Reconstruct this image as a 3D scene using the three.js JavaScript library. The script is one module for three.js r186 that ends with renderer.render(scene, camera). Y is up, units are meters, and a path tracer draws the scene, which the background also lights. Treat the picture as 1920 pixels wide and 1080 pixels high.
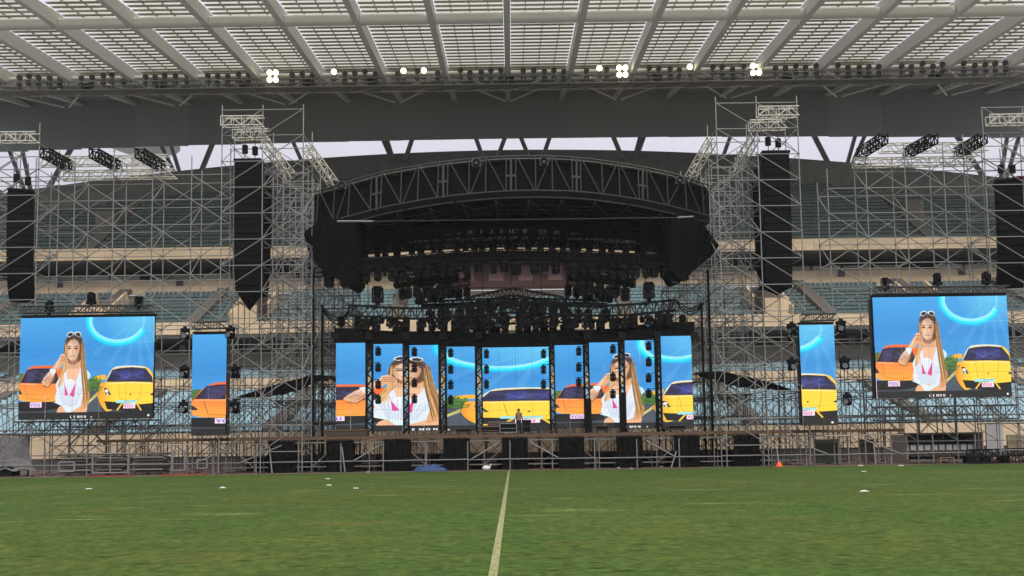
import * as THREE from 'three';
import { mergeGeometries } from 'three/addons/utils/BufferGeometryUtils.js';
import { MarchingCubes } from 'three/addons/objects/MarchingCubes.js';
import { RectAreaLightUniformsLib } from 'three/addons/lights/RectAreaLightUniformsLib.js';

// ------------------------------------------------------------------ camera, sky, sun, exposure
const scene = new THREE.Scene();
const FOC = 1600, EYE = 1.6, PITCH = Math.atan(116 / FOC), ROLL = -0.8 * Math.PI / 180;
const camera = new THREE.PerspectiveCamera(2 * Math.atan(540 / FOC) * 180 / Math.PI, 16 / 9, 0.1, 1500);
camera.position.set(0, EYE, 0);
camera.rotation.set(PITCH, 0, ROLL, 'XYZ');
camera.setViewOffset(1920, 1080, 0, -180, 1920, 1080);
camera.updateProjectionMatrix();

const renderer = new THREE.WebGLRenderer({ antialias: true });
renderer.setSize(1024, 576);
renderer.toneMapping = THREE.LinearToneMapping;
renderer.toneMappingExposure = 1.0;
renderer.shadowMap.enabled = true;
RectAreaLightUniformsLib.init();

// overcast sky: the standard overcast brightness, three times as bright overhead as at the horizon
{
  const w = 256, h = 128, d = new Float32Array(w * h * 4);
  for (let j = 0; j < h; j++) for (let i = 0; i < w; i++) {
    const el = ((j + 0.5) / h - 0.5) * Math.PI, s = Math.max(0, Math.sin(el)), k = 0.52 * (1 + 2 * s) * 0.9, o = (j * w + i) * 4;
    const wob = 1 + 0.04 * Math.sin(i / w * Math.PI * 6 + 1) * Math.cos(el) * Math.sin(el * 7);
    d[o] = 0.965 * k * wob; d[o + 1] = 0.97 * k * wob; d[o + 2] = 1.09 * k * wob; d[o + 3] = 1;
  }
  const sky = new THREE.DataTexture(d, w, h, THREE.RGBAFormat, THREE.FloatType);
  sky.mapping = THREE.EquirectangularReflectionMapping; sky.magFilter = THREE.LinearFilter; sky.minFilter = THREE.LinearFilter;
  sky.needsUpdate = true;
  scene.background = sky; scene.environment = sky;
}
const sun = new THREE.DirectionalLight(0xfff3e0, 1.5);
sun.position.set(38, 94, 62); sun.target.position.set(0, 0, -60);
sun.castShadow = true; sun.shadow.radius = 30;
Object.assign(sun.shadow.camera, { left: -110, right: 110, top: 110, bottom: -110, near: 1, far: 300 });
scene.add(sun, sun.target);

// ------------------------------------------------------------------ helpers
let seed = 20240607;
const rnd = () => { seed |= 0; seed = seed + 0x6D2B79F5 | 0; let t = Math.imul(seed ^ seed >>> 15, 1 | seed); t = t + Math.imul(t ^ t >>> 7, 61 | t) ^ t; return ((t ^ t >>> 14) >>> 0) / 4294967296; };
const rr = (a, b) => a + (b - a) * rnd();
const v3 = (x, y, z) => new THREE.Vector3(x, y, z);
// survey helper: reads a sight line of the photograph and returns the point on it at the depth D (metres in front of the camera)
const camRot = new THREE.Matrix4().makeRotationFromEuler(camera.rotation);
function W(px, py, D) {
  const d = v3((px - 960) / FOC, -(py - 720) / FOC, -1).applyMatrix4(camRot);
  return d.multiplyScalar(-D / d.z).add(v3(0, EYE, 0));
}
const hAt = (py, D) => EYE + (836 - py) * D / FOC;        // height on the centre line
const ones = ['', 'first', 'second', 'third', 'fourth', 'fifth', 'sixth', 'seventh', 'eighth', 'ninth', 'tenth', 'eleventh', 'twelfth', 'thirteenth', 'fourteenth', 'fifteenth', 'sixteenth', 'seventeenth', 'eighteenth', 'nineteenth'], tens = ['', '', 'twent', 'thirt', 'fort', 'fift', 'sixt', 'sevent', 'eight'];
const ord = n => n < 20 ? ones[n] : n % 10 ? `${tens[Math.floor(n / 10)]}y-${ones[n % 10]}` : `${tens[n / 10]}ieth`;   // place in a row, in words
const taken = {};
function numbered(n) { const k = taken[n] = (taken[n] ?? -1) + 1; return k ? `${n}_${String(k).padStart(3, '0')}` : n; }
function thing(name, label, category, base = v3(0, 0, 0), group) {
  const o = new THREE.Group(); o.name = numbered(name); o.position.copy(base);
  o.userData = { label, category }; if (group) o.userData.group = group;
  scene.add(o); return o;
}
function tag(o, label, category, group) { o.userData = { label, category }; if (group) o.userData.group = group; return o; }
function structure(o) { o.userData.kind = 'structure'; scene.add(o); return o; }
function shade(m) { m.castShadow = true; m.receiveShadow = true; return m; }
const _m = new THREE.Matrix4(), _q = new THREE.Quaternion(), UP = v3(0, 1, 0);
function put(parent, mesh, name) {                         // mesh is placed in world space, then handed to its thing
  if (name) mesh.name = name;
  shade(mesh); parent.updateWorldMatrix(true, false);
  mesh.applyMatrix4(_m.copy(parent.matrixWorld).invert()); parent.add(mesh); return mesh;
}
const CYL6 = new THREE.CylinderGeometry(1, 1, 1, 6), CYL5 = new THREE.CylinderGeometry(1, 1, 1, 5), CYL12 = new THREE.CylinderGeometry(1, 1, 1, 16), BOX = new THREE.BoxGeometry(1, 1, 1);
function tube(a, b, r, mat, geo = CYL6) {
  const m = new THREE.Mesh(geo, mat), d = b.clone().sub(a), L = d.length();
  m.position.copy(a).addScaledVector(d, 0.5); m.quaternion.setFromUnitVectors(UP, d.divideScalar(L)); m.scale.set(r, L, r); return m;
}
function tubeMatrix(a, b, r) {
  const d = b.clone().sub(a), L = d.length(); _q.setFromUnitVectors(UP, d.clone().divideScalar(L));
  return new THREE.Matrix4().compose(a.clone().addScaledVector(d, 0.5), _q, v3(r, L, r));
}
const tubeGeo = (a, b, r, geo = CYL5) => geo.clone().applyMatrix4(tubeMatrix(a, b, r));
function box(x, y, z, w, h, d, mat) { const m = new THREE.Mesh(BOX, mat); m.position.set(x, y, z); m.scale.set(w, h, d); return m; }
const boxGeo = (x, y, z, w, h, d) => BOX.clone().applyMatrix4(new THREE.Matrix4().makeScale(w, h, d).setPosition(x, y, z));
function beam(a, b, w, h, mat) {                           // rectangular bar from a to b
  const m = new THREE.Mesh(BOX, mat), L = a.distanceTo(b);
  m.position.copy(a).add(b).multiplyScalar(0.5); m.lookAt(b); m.scale.set(w, h, L); return m;
}
function beamGeo(a, b, w, h) { const m = beam(a, b, w, h, null); m.updateMatrix(); return BOX.clone().applyMatrix4(m.matrix); }
const merged = (geos, mat) => new THREE.Mesh(mergeGeometries(geos), mat);
function stuffTubes(list, mat, r, geo = CYL5) {            // many thin tubes as one part
  const m = new THREE.InstancedMesh(geo, mat, list.length);
  list.forEach(([a, b, q], i) => m.setMatrixAt(i, tubeMatrix(a, b, q || r)));
  m.userData.kind = 'stuff'; return m;
}
function quadStrip(rowA, rowB) {                           // sheet between two rows of points, uv in metres
  const p = [], uv = [], ix = []; let s = 0;
  rowA.forEach((a, i) => {
    if (i) s += a.distanceTo(rowA[i - 1]);
    p.push(a.x, a.y, a.z, rowB[i].x, rowB[i].y, rowB[i].z); uv.push(s, 0, s, a.distanceTo(rowB[i]));
    if (i) { const k = 2 * i; ix.push(k - 2, k - 1, k, k - 1, k + 1, k); }
  });
  const g = new THREE.BufferGeometry();
  g.setAttribute('position', new THREE.Float32BufferAttribute(p, 3)); g.setAttribute('uv', new THREE.Float32BufferAttribute(uv, 2));
  g.setIndex(ix); g.computeVertexNormals(); return g;
}
function slab(rowA, rowB, t) {                             // quadStrip with a thickness vector t, closed round its edge
  const A2 = rowA.map(p => p.clone().add(t)), B2 = rowB.map(p => p.clone().add(t)), n = rowA.length - 1;
  const gs = [quadStrip(rowA, rowB), quadStrip(B2, A2), quadStrip(A2, rowA), quadStrip(rowB, B2), quadStrip([rowA[0], rowB[0]], [A2[0], B2[0]]), quadStrip([rowB[n], rowA[n]], [B2[n], A2[n]])];
  return mergeGeometries(gs);
}
function smoothPath(pts, n) { return new THREE.CatmullRomCurve3(pts).getPoints(n); }

// value noise for the textures, tiling with the period n
function noiseGrid(n) { const g = new Float32Array(n * n); for (let i = 0; i < n * n; i++) g[i] = rnd(); return (x, y) => { const xi = Math.floor(x), yi = Math.floor(y), fx = x - xi, fy = y - yi, a = (i, j) => g[((j % n + n) % n) * n + (i % n + n) % n], u = fx * fx * (3 - 2 * fx), w = fy * fy * (3 - 2 * fy); return (a(xi, yi) * (1 - u) + a(xi + 1, yi) * u) * (1 - w) + (a(xi, yi + 1) * (1 - u) + a(xi + 1, yi + 1) * u) * w; }; }
const N1 = noiseGrid(64), N2 = noiseGrid(128);
function tex(size, fn, srgb = true) {
  const d = new Uint8Array(size * size * 4);
  for (let j = 0; j < size; j++) for (let i = 0; i < size; i++) { const c = fn(i / size, j / size), o = (j * size + i) * 4; for (let k = 0; k < 3; k++) d[o + k] = Math.max(0, Math.min(255, c[k])); d[o + 3] = 255; }
  const t = new THREE.DataTexture(d, size, size, THREE.RGBAFormat); t.wrapS = t.wrapT = THREE.RepeatWrapping; t.magFilter = THREE.LinearFilter; t.minFilter = THREE.LinearMipmapLinearFilter; t.generateMipmaps = true;
  if (srgb) t.colorSpace = THREE.SRGBColorSpace; t.needsUpdate = true; return t;
}
function lin(r, g, b) { return new THREE.Color().setRGB(r, g, b); }
function matt(r, g, b, rough = 0.9, extra = {}) { return new THREE.MeshPhysicalMaterial({ color: lin(r, g, b), roughness: rough, specularIntensity: 0.2, side: THREE.DoubleSide, ...extra }); }
function std(r, g, b, rough = 0.8, metal = 0, extra = {}) { return new THREE.MeshStandardMaterial({ color: lin(r, g, b), roughness: rough, metalness: metal, side: THREE.DoubleSide, ...extra }); }

// stains and grain: one grey texture shared by the painted and concrete surfaces, and one with more contrast for worn metal and cloth
const stainTex = tex(512, (u, v) => { const a = N1(u * 64, v * 16), b = N2(u * 128, v * 128), c = N1(u * 16 + 9, v * 8), s = 232 + 22 * (a - 0.5) + 20 * (b - 0.5) + 30 * (c - 0.5); return [s + 8, s + 4, s - 2]; });
stainTex.repeat.set(0.09, 0.16);
const wearTex = tex(512, (u, v) => { const a = N1(u * 32, v * 32), b = N2(u * 128, v * 128), s = 190 + 60 * (a - 0.5) + 60 * (b - 0.5); return [s, s, s]; });
wearTex.repeat.set(0.4, 0.4);
const M = {
  beige: std(0.92, 0.76, 0.54, 0.9, 0, { map: stainTex }),
  grey: std(0.5, 0.48, 0.44, 0.9, 0, { map: stainTex }),
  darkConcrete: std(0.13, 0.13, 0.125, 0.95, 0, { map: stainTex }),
  step: std(0.2, 0.195, 0.18, 0.95, 0, { map: stainTex }),
  wallCladding: std(0.16, 0.172, 0.176, 0.75, 0, { map: stainTex }),
  maroon: std(0.1, 0.052, 0.05, 0.8),
  redBanner: std(0.45, 0.03, 0.05, 0.7),
  girder: std(0.9, 0.89, 0.85, 0.6),
  louvre: new THREE.MeshPhysicalMaterial({ color: lin(0.52, 0.49, 0.39), roughness: 1, transmission: 0.25, thickness: 0, side: THREE.DoubleSide }),
  purlin: std(0.2, 0.19, 0.17, 0.7),
  roofDeck: std(0.4, 0.41, 0.41, 0.9, 0, { map: stainTex }),
  cladA: std(0.31, 0.32, 0.33, 0.85), cladB: std(0.36, 0.37, 0.37, 0.85), cladC: std(0.3, 0.335, 0.335, 0.85),
  strut: std(0.16, 0.16, 0.17, 0.6, 0.2),
  galv: std(0.27, 0.276, 0.272, 0.5, 0.25), galvOld: std(0.25, 0.245, 0.235, 0.6, 0.25), alu: std(0.58, 0.56, 0.5, 0.45, 0.2),
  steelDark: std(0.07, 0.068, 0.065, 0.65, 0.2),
  black: matt(0.008, 0.0083, 0.009, 0.8), blackMetal: matt(0.011, 0.0113, 0.012, 0.7), blackTruss: std(0.05, 0.05, 0.052, 0.55, 0.2),
  cloth: matt(0.015, 0.0155, 0.0165, 1, { map: wearTex, bumpMap: wearTex, bumpScale: 0.06 }),
  cabinet: matt(0.011, 0.0115, 0.0122, 0.8),
  glassDark: std(0.02, 0.023, 0.026, 0.25),
  pane: new THREE.MeshPhysicalMaterial({ color: lin(0.88, 0.85, 0.74), roughness: 0.25, transmission: 1, thickness: 0, side: THREE.DoubleSide }),
  blind: std(0.5, 0.5, 0.48, 0.8),
  deckEdge: std(0.26, 0.15, 0.09, 0.8, 0, { map: wearTex }),
  wood: std(0.34, 0.22, 0.12, 0.8, 0, { map: wearTex }),
  white: std(0.75, 0.75, 0.73, 0.7), lens: std(0.12, 0.13, 0.14, 0.15, 0.2), lampGrey: std(0.1, 0.1, 0.1, 0.6, 0.2),
  tarpBlue: std(0.03, 0.07, 0.2, 0.6), tarpGrey: std(0.36, 0.35, 0.36, 0.8, 0, { map: wearTex }), orange: std(0.85, 0.16, 0.03, 0.6), tan: std(0.52, 0.46, 0.3, 0.85, 0, { map: stainTex }),
};

// ------------------------------------------------------------------ ground
{
  const g = new THREE.Mesh(new THREE.PlaneGeometry(900, 900), std(0.17, 0.165, 0.155, 0.95)); g.rotation.x = -Math.PI / 2; g.position.set(0, -0.06, -100); g.name = 'ground'; structure(shade(g));
  const tr = new THREE.Mesh(new THREE.PlaneGeometry(170, 40), std(0.3, 0.19, 0.15, 0.95, 0, { map: wearTex })); tr.rotation.x = -Math.PI / 2; tr.position.set(0, -0.012, -70); tr.name = 'running_track'; structure(shade(tr));
  const pale = [], worn = [], divots = [];
  for (let i = 0; i < 260; i++) { const left = rnd() < 0.62; pale.push([left ? rr(0.02, 0.5) : rr(0.3, 0.98), rr(0.02, 0.75), rr(0.004, 0.022), rr(0.25, 0.8)]); }
  for (let i = 0; i < 44; i++) worn.push([rr(0.1, 0.9), rr(0.62, 0.98), rr(0.008, 0.03), rr(0.15, 0.5)]);
  for (let i = 0; i < 1500; i++) divots.push([rnd(), rr(0.3, 1), rr(0.0008, 0.002)]);
  const S = 2048, gd = new Float32Array(S * S * 3);
  for (let j = 0; j < S; j++) for (let i = 0; i < S; i++) {
    const u = i / S, v = j / S, o = (j * S + i) * 3, a = N1(u * 14, v * 11), b = N2(u * 90, v * 70), c = N2(u * 900, v * 640), e = N1(u * 420, v * 300 + 7), f = N1(u * 5 + 3, v * 4);
    const y = 0.5 * (a - 0.5) + 0.35 * (b - 0.5) + 0.3 * (e - 0.5) + 0.4 * (f - 0.5), l = 0.7 * (c - 0.5) + 0.16 * (e - 0.5) + 0.06 * (b - 0.5);
    gd[o] = 116 * (1 + 0.26 * y + 0.55 * l); gd[o + 1] = 134 * (1 + 0.05 * y + 0.5 * l); gd[o + 2] = 76 * (1 + 0.1 * y + 0.5 * l);
  }
  const dab = (u, v, ru, rv, col, al) => {
    for (let j = Math.max(0, Math.floor((v - rv) * S)); j <= Math.min(S - 1, (v + rv) * S); j++) for (let i = Math.max(0, Math.floor((u - ru) * S)); i <= Math.min(S - 1, (u + ru) * S); i++) {
      const dx = (i / S - u) / ru, dy = (j / S - v) / rv, q = 1 - dx * dx - dy * dy; if (q <= 0) continue;
      const k = Math.min(1, al * q * (0.4 + 1.2 * N2(i * 0.35, j * 0.35))), o = (j * S + i) * 3; for (let n = 0; n < 3; n++) gd[o + n] += (col[n] - gd[o + n]) * k;
    }
  };
  pale.forEach(([u, v, r, a]) => dab(u, v, r, 0.0022, [240, 238, 190], a * 1.1));
  worn.forEach(([u, v, r, a]) => dab(u, v, r, r * 0.7, [172, 146, 92], a * 0.8));
  divots.forEach(([u, v, r]) => dab(u, v, r * 1.5, r, [58, 74, 36], 0.85));
  const gt = tex(S, (u, v) => { const o = (Math.round(v * S) * S + Math.round(u * S)) * 3; return [gd[o], gd[o + 1], gd[o + 2]]; });
  gt.wrapS = gt.wrapT = THREE.MirroredRepeatWrapping;
  const sh = new THREE.Shape(); sh.moveTo(-85, -40); sh.lineTo(85, -40);
  for (let i = 300; i >= 0; i--) { const x = -85 + 170 * i / 300; sh.lineTo(x, 55.7 + (x < 0 ? x * 0.035 : 0) + 0.2 * Math.sin(x * 1.7) + 0.16 * Math.sin(x * 4.1) + 0.12 * Math.sin(x * 0.53)); }
  const gg = new THREE.ShapeGeometry(sh), p = gg.attributes.position, uv = gg.attributes.uv;
  for (let i = 0; i < p.count; i++) uv.setXY(i, (p.getX(i) + 38) / 76, (57 - p.getY(i)) / 52);
  gg.rotateX(-Math.PI / 2);
  const fieldMat = new THREE.MeshPhysicalMaterial({ map: gt, roughness: 1, specularIntensity: 0.15, side: THREE.DoubleSide, bumpMap: gt, bumpScale: 0.03, color: lin(0.39, 0.455, 0.29) });
  const f = new THREE.Mesh(gg, fieldMat); f.name = 'grass_pitch'; structure(shade(f));
  // short tufts standing out of the turf in the near field
  const blades = [];
  for (let k = 0; k < 5; k++) { const a = k * 1.3, lean = 0.014; const t = new THREE.BufferGeometry(); t.setAttribute('position', new THREE.Float32BufferAttribute([-0.005 * Math.cos(a), 0, -0.005 * Math.sin(a), 0.005 * Math.cos(a), 0, 0.005 * Math.sin(a), lean * Math.cos(a + 1), 0.032 + 0.008 * k % 0.02, lean * Math.sin(a + 1)], 3)); t.setIndex([0, 1, 2]); t.computeVertexNormals(); blades.push(t); }
  const n = 30000, im = new THREE.InstancedMesh(mergeGeometries(blades), new THREE.MeshStandardMaterial({ color: lin(1, 1, 1), roughness: 0.9, side: THREE.DoubleSide }), n), mm = new THREE.Matrix4();
  for (let i = 0; i < n; i++) {
    const D = 8.5 + 24 * Math.pow(rnd(), 1.5), x = rr(-1, 1) * (D * 0.62 + 1), s = rr(0.45, 0.9);
    mm.makeRotationY(rr(0, 6.28)).scale(v3(s, s * rr(0.3, 0.7), s)).setPosition(x, -0.004, -D); im.setMatrixAt(i, mm);
    const y = rnd() * 0.5 + N1(x * 0.4 + 40, D * 0.4) * 0.7, br = rr(0.75, 1.15); im.setColorAt(i, lin((0.1 + 0.08 * y) * br, (0.16 + 0.04 * y) * br, (0.034 + 0.02 * y) * br));
  }
  im.name = 'grass'; im.userData = { kind: 'stuff', label: 'short green turf blades over the near pitch', category: 'grass' }; scene.add(shade(im));
  const lt = tex(256, (u, v) => { const a = N2(u * 24, v * 128), b = N1(u * 8, v * 40), k = Math.max(0, Math.min(1, 0.25 + 1.0 * a + 0.5 * (b - 0.5))); return [96 + 84 * k, 112 + 66 * k, 56 + 74 * k]; });
  lt.repeat.set(1, 6);
  const ln = new THREE.Mesh(new THREE.PlaneGeometry(0.115, 52), std(0.8, 0.8, 0.72, 0.95, 0, { map: lt })); ln.rotation.x = -Math.PI / 2; ln.position.set(-0.27, 0.006, -30); ln.name = 'pitch_marking'; structure(shade(ln));
}
// ------------------------------------------------------------------ grandstand behind the stage
const XS = 78;
{
  const st = thing('stadium_grandstand', 'three-tier concrete grandstand with blue seats and beige parapets behind the stage', 'grandstand', v3(0, 0, -80));
  const steps = (D0, h0, D1, h1, n, xm) => {               // stepped rake as a row of treads
    const g = [];
    for (let i = 0; i < n; i++) { const d = D0 + (D1 - D0) * i / n, e = (D1 - D0) / n, y = h0 + (h1 - h0) * i / n, X = xm ? xm(d + e) : XS; if (X > 1) g.push(boxGeo(0, y - 0.35, -(d + e / 2), 2 * X, 0.7, e + 0.02)); }
    return g;
  };
  const xTop = d => d < 118.1 ? XS : XS * Math.sqrt(Math.max(0, (134.6 - d) / 16.5));
  const tiers = [[81, 3.2, 97, 8.2, 14], [98, 9.55, 104, 11.2, 5], [99.6, 16.1, 112, 22.6, 10], [108.6, 27.2, 134, 45.6, 24, xTop]];
  tiers.forEach((a, t) => put(st, merged(steps(...a), M.step), 'terrace_steps'));
  // walls and parapets, left to right across the stand, in cast lengths with joints
  const wallRun = (D, y0, y1, t, mat, name, len = 12.96) => { for (let x = -XS; x < XS - 0.1; x += len + 0.04) put(st, box(x + len / 2, (y0 + y1) / 2, -D, len, y1 - y0, t, mat), name); };
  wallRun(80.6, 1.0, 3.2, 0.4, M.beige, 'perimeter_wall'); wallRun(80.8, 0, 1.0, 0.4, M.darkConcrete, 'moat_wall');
  wallRun(97.3, 7.9, 9.75, 0.3, M.beige, 'dividing_wall');
  wallRun(104.4, 11, 13.4, 0.3, M.grey, 'concourse_wall');
  wallRun(99.2, 15.1, 16.55, 0.5, M.beige, 'parapet');
  wallRun(112.4, 22.4, 24.3, 0.4, M.beige, 'gallery_wall');
  wallRun(108.2, 26.1, 27.6, 0.5, M.beige, 'parapet');
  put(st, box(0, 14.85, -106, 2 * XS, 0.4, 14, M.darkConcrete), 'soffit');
  put(st, box(0, 13, -111.5, 2 * XS, 6, 0.4, M.grey), 'concourse_end_wall');
  put(st, box(0, 13.1, -108, 2 * XS, 0.25, 7.4, M.darkConcrete), 'concourse_floor');
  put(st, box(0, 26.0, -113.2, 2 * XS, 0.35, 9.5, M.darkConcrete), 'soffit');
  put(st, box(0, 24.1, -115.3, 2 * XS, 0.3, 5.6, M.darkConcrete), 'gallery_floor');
  // hospitality boxes: dark glass with pale blinds and low balustrades
  for (let i = 0; i < 38; i++) {
    const x = -XS + 2 + i * 4.08, pale = [1, 1, 0, 0, 1, 1, 0, 1, 0, 1, 1, 0][i % 12];
    put(st, box(x, 25.1, -117.2 + (i % 2) * 0.02, 3.9, 2, 0.12, pale && i % 3 ? M.blind : M.glassDark), pale && i % 3 ? 'box_blind' : 'box_window');
    if (i % 5 !== 2) put(st, box(x, 24.5, -112.9, 3.7, 1.1, 0.06, i % 4 === 1 ? M.blind : M.grey), 'balustrade_panel');
    put(st, box(x + 2.04, 25, -117, 0.18, 2.2, 0.5, M.grey), 'mullion');
  }
  for (let i = 0; i < 19; i++) { const x = -XS + 4 + i * 8.3; put(st, box(x, 13.9, -105.5, 0.7, 2.2, 0.7, M.grey), 'column'); }
  // top wall along the curved crest
  const lowRow = [], highRow = [];
  for (let i = 0; i <= 60; i++) { const x = -XS + 2 * XS * i / 60, d = 134.6 - 16.5 * (x / XS) ** 2, y = 27.2 + (d - 108.6) * 0.7244; lowRow.push(v3(x, y - 1.5, -d)); highRow.push(v3(x, y + 3.2, -d)); }
  for (let i = 0; i < 60; i += 4) put(st, new THREE.Mesh(slab(lowRow.slice(i, i + 5), highRow.slice(i, i + 5), v3(0, 0, -0.4)), M.wallCladding), 'crest_panel');
  // aisles and the beige stair walls of the vomitories
  for (const s of [-1, 1]) {
    for (const x of [6, 23, 40, 57]) put(st, beam(v3(s * x, 3.35, -81), v3(s * x, 8.4, -97), 1.5, 0.5, M.step), 'aisle_stair');
    for (const x of [14, 38, 51, 64]) put(st, beam(v3(s * x, 16.3, -99.8), v3(s * x, 22.8, -112), 1.5, 0.5, M.step), 'aisle_stair');
    for (const x of [20, 55, 72]) if (x < 60) put(st, beam(v3(s * x, 27.4, -109), v3(s * x, x < 30 ? 43.4 : 37.9, x < 30 ? -131 : -123.4), 1.6, 0.5, M.darkConcrete), 'aisle_stair');
    for (const x of [31.5, 50.5]) {
      put(st, box(s * x, 17.6, -102.2, 3.4, 2.6, 2.6, M.beige), 'vomitory');
      put(st, beam(v3(s * (x - 1.9), 17.0, -100.5), v3(s * (x - 1.9), 21, -107), 0.3, 1.5, M.beige), 'vomitory_wall');
      put(st, beam(v3(s * (x + 1.9), 17.0, -100.5), v3(s * (x + 1.9), 21, -107), 0.3, 1.5, M.beige), 'vomitory_wall');
    }
    put(st, box(s * 29.6, 18.2, -100.6, 0.35, 3.4, 3, M.maroon), 'vomitory_wall');
    put(st, box(s * 56, 33.6, -117.5, 2.6, 2.4, 3, M.step), 'vomitory');
    for (const x of [27, 44, 60]) put(st, box(s * x, 23.9, -112.1, 0.9, 0.9, 0.12, M.glassDark), 'wall_loudspeaker');
    const q = put(st, box(s * 74.3, 38.0, -117.6, 6, 0.9, 0.15, M.redBanner), 'red_banner');
    q.userData.label = 'red banner along the top edge of the stand';
  }
  // the maroon wall of the main box in the middle
  for (let i = 0; i < 6; i++) put(st, box(-7.3 + i * 2.95, 24.1, -111.6, 2.9, 3.1, 0.3, M.maroon), 'maroon_panel');
  for (let i = 0; i < 4; i++) put(st, box(-5.8 + i * 3.9, 24.3, -111.4, 1.9, 1.9, 0.08, std(0.24, 0.13, 0.12, 0.6)), 'panel_frame');
  put(st, box(-13.5, 21.5, -105, 0.5, 7, 0.5, M.maroon), 'maroon_pillar');

  // seats: a pan and a backrest on a short foot
  const seatGeo = mergeGeometries([boxGeo(0, 0.22, 0.02, 0.43, 0.05, 0.38), boxGeo(0, 0.4, -0.19, 0.43, 0.34, 0.05), boxGeo(0, 0.1, -0.05, 0.08, 0.22, 0.2)]).scale(1.2, 1.1, 1.15);
  const spots = [];
  const gapsOf = [[6, 23, 40, 57], [10, 35, 60], [14, 31.5, 38, 50.5, 64], [20, 55, 72]];
  tiers.forEach(([D0, h0, D1, h1, n, xm], t) => {
    for (let i = 0; i < n; i++) {
      const d = D0 + (D1 - D0) * (i + 0.55) / n, y = h0 + (h1 - h0) * i / n, X = Math.min(xm ? xm(d + 1) : XS, d * 0.63 + 2);
      for (let x = -X; x < X; x += 0.62) {
        const ax = Math.abs(x), wide = t === 2 ? (g => g === 31.5 || g === 50.5 ? 2.3 : 1.0) : () => 1.0;
        if (gapsOf[t].some(g => Math.abs(ax - g) < wide(g))) continue;
        if (t === 3 && Math.abs(ax - 56) < 2 && d > 115.5 && d < 119.5) continue;
        if (t === 2 && ax < 8.6 && d > 108) continue;
        spots.push([x, y, -d, t, ax < 30]);
      }
    }
  });
  const cols = [lin(0.42, 0.62, 0.7), lin(0.28, 0.44, 0.5), lin(0.1, 0.18, 0.19), lin(0.05, 0.1, 0.095)], colMid = lin(0.22, 0.36, 0.4);  // topmost tier seats coloured darker to carry the shade under the roof
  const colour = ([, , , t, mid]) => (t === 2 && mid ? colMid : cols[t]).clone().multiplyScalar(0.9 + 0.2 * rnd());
  // the seats that show largest: the front rows of the lower tier, clear of the stage
  const big = spots.filter(s => s[3] === 0 && s[2] > -83.6 && Math.abs(s[0]) > 21 && Math.abs(s[0]) < 50 ).slice(0, 300), bigSet = new Set(big);
  const seatMats = [0.85, 0.95, 1.05, 1.15].map(k => new THREE.MeshStandardMaterial({ color: cols[0].clone().multiplyScalar(k), roughness: 0.6 }));
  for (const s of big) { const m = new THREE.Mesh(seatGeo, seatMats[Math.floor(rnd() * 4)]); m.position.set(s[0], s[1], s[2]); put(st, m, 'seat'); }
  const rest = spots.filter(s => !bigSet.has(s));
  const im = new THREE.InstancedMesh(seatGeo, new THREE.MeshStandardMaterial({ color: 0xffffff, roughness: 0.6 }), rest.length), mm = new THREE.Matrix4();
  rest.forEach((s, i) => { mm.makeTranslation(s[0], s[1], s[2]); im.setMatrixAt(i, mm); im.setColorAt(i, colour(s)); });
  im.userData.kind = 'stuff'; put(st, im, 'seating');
}
// white round tower standing behind the stand
{
  const b = W(266, 330, 175); b.y = 0;
  const t = thing('service_tower', 'white round tower rising behind the stand, left of the speaker tower', 'tower', b);
  put(t, new THREE.Mesh(new THREE.CylinderGeometry(2.1, 2.3, 64, 20), M.white).translateX(b.x).translateY(32).translateZ(b.z), 'shaft');
  put(t, new THREE.Mesh(new THREE.CylinderGeometry(7.5, 2.1, 2.2, 24), M.white).translateX(b.x).translateY(64.6).translateZ(b.z), 'flared_cap');
}

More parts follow.
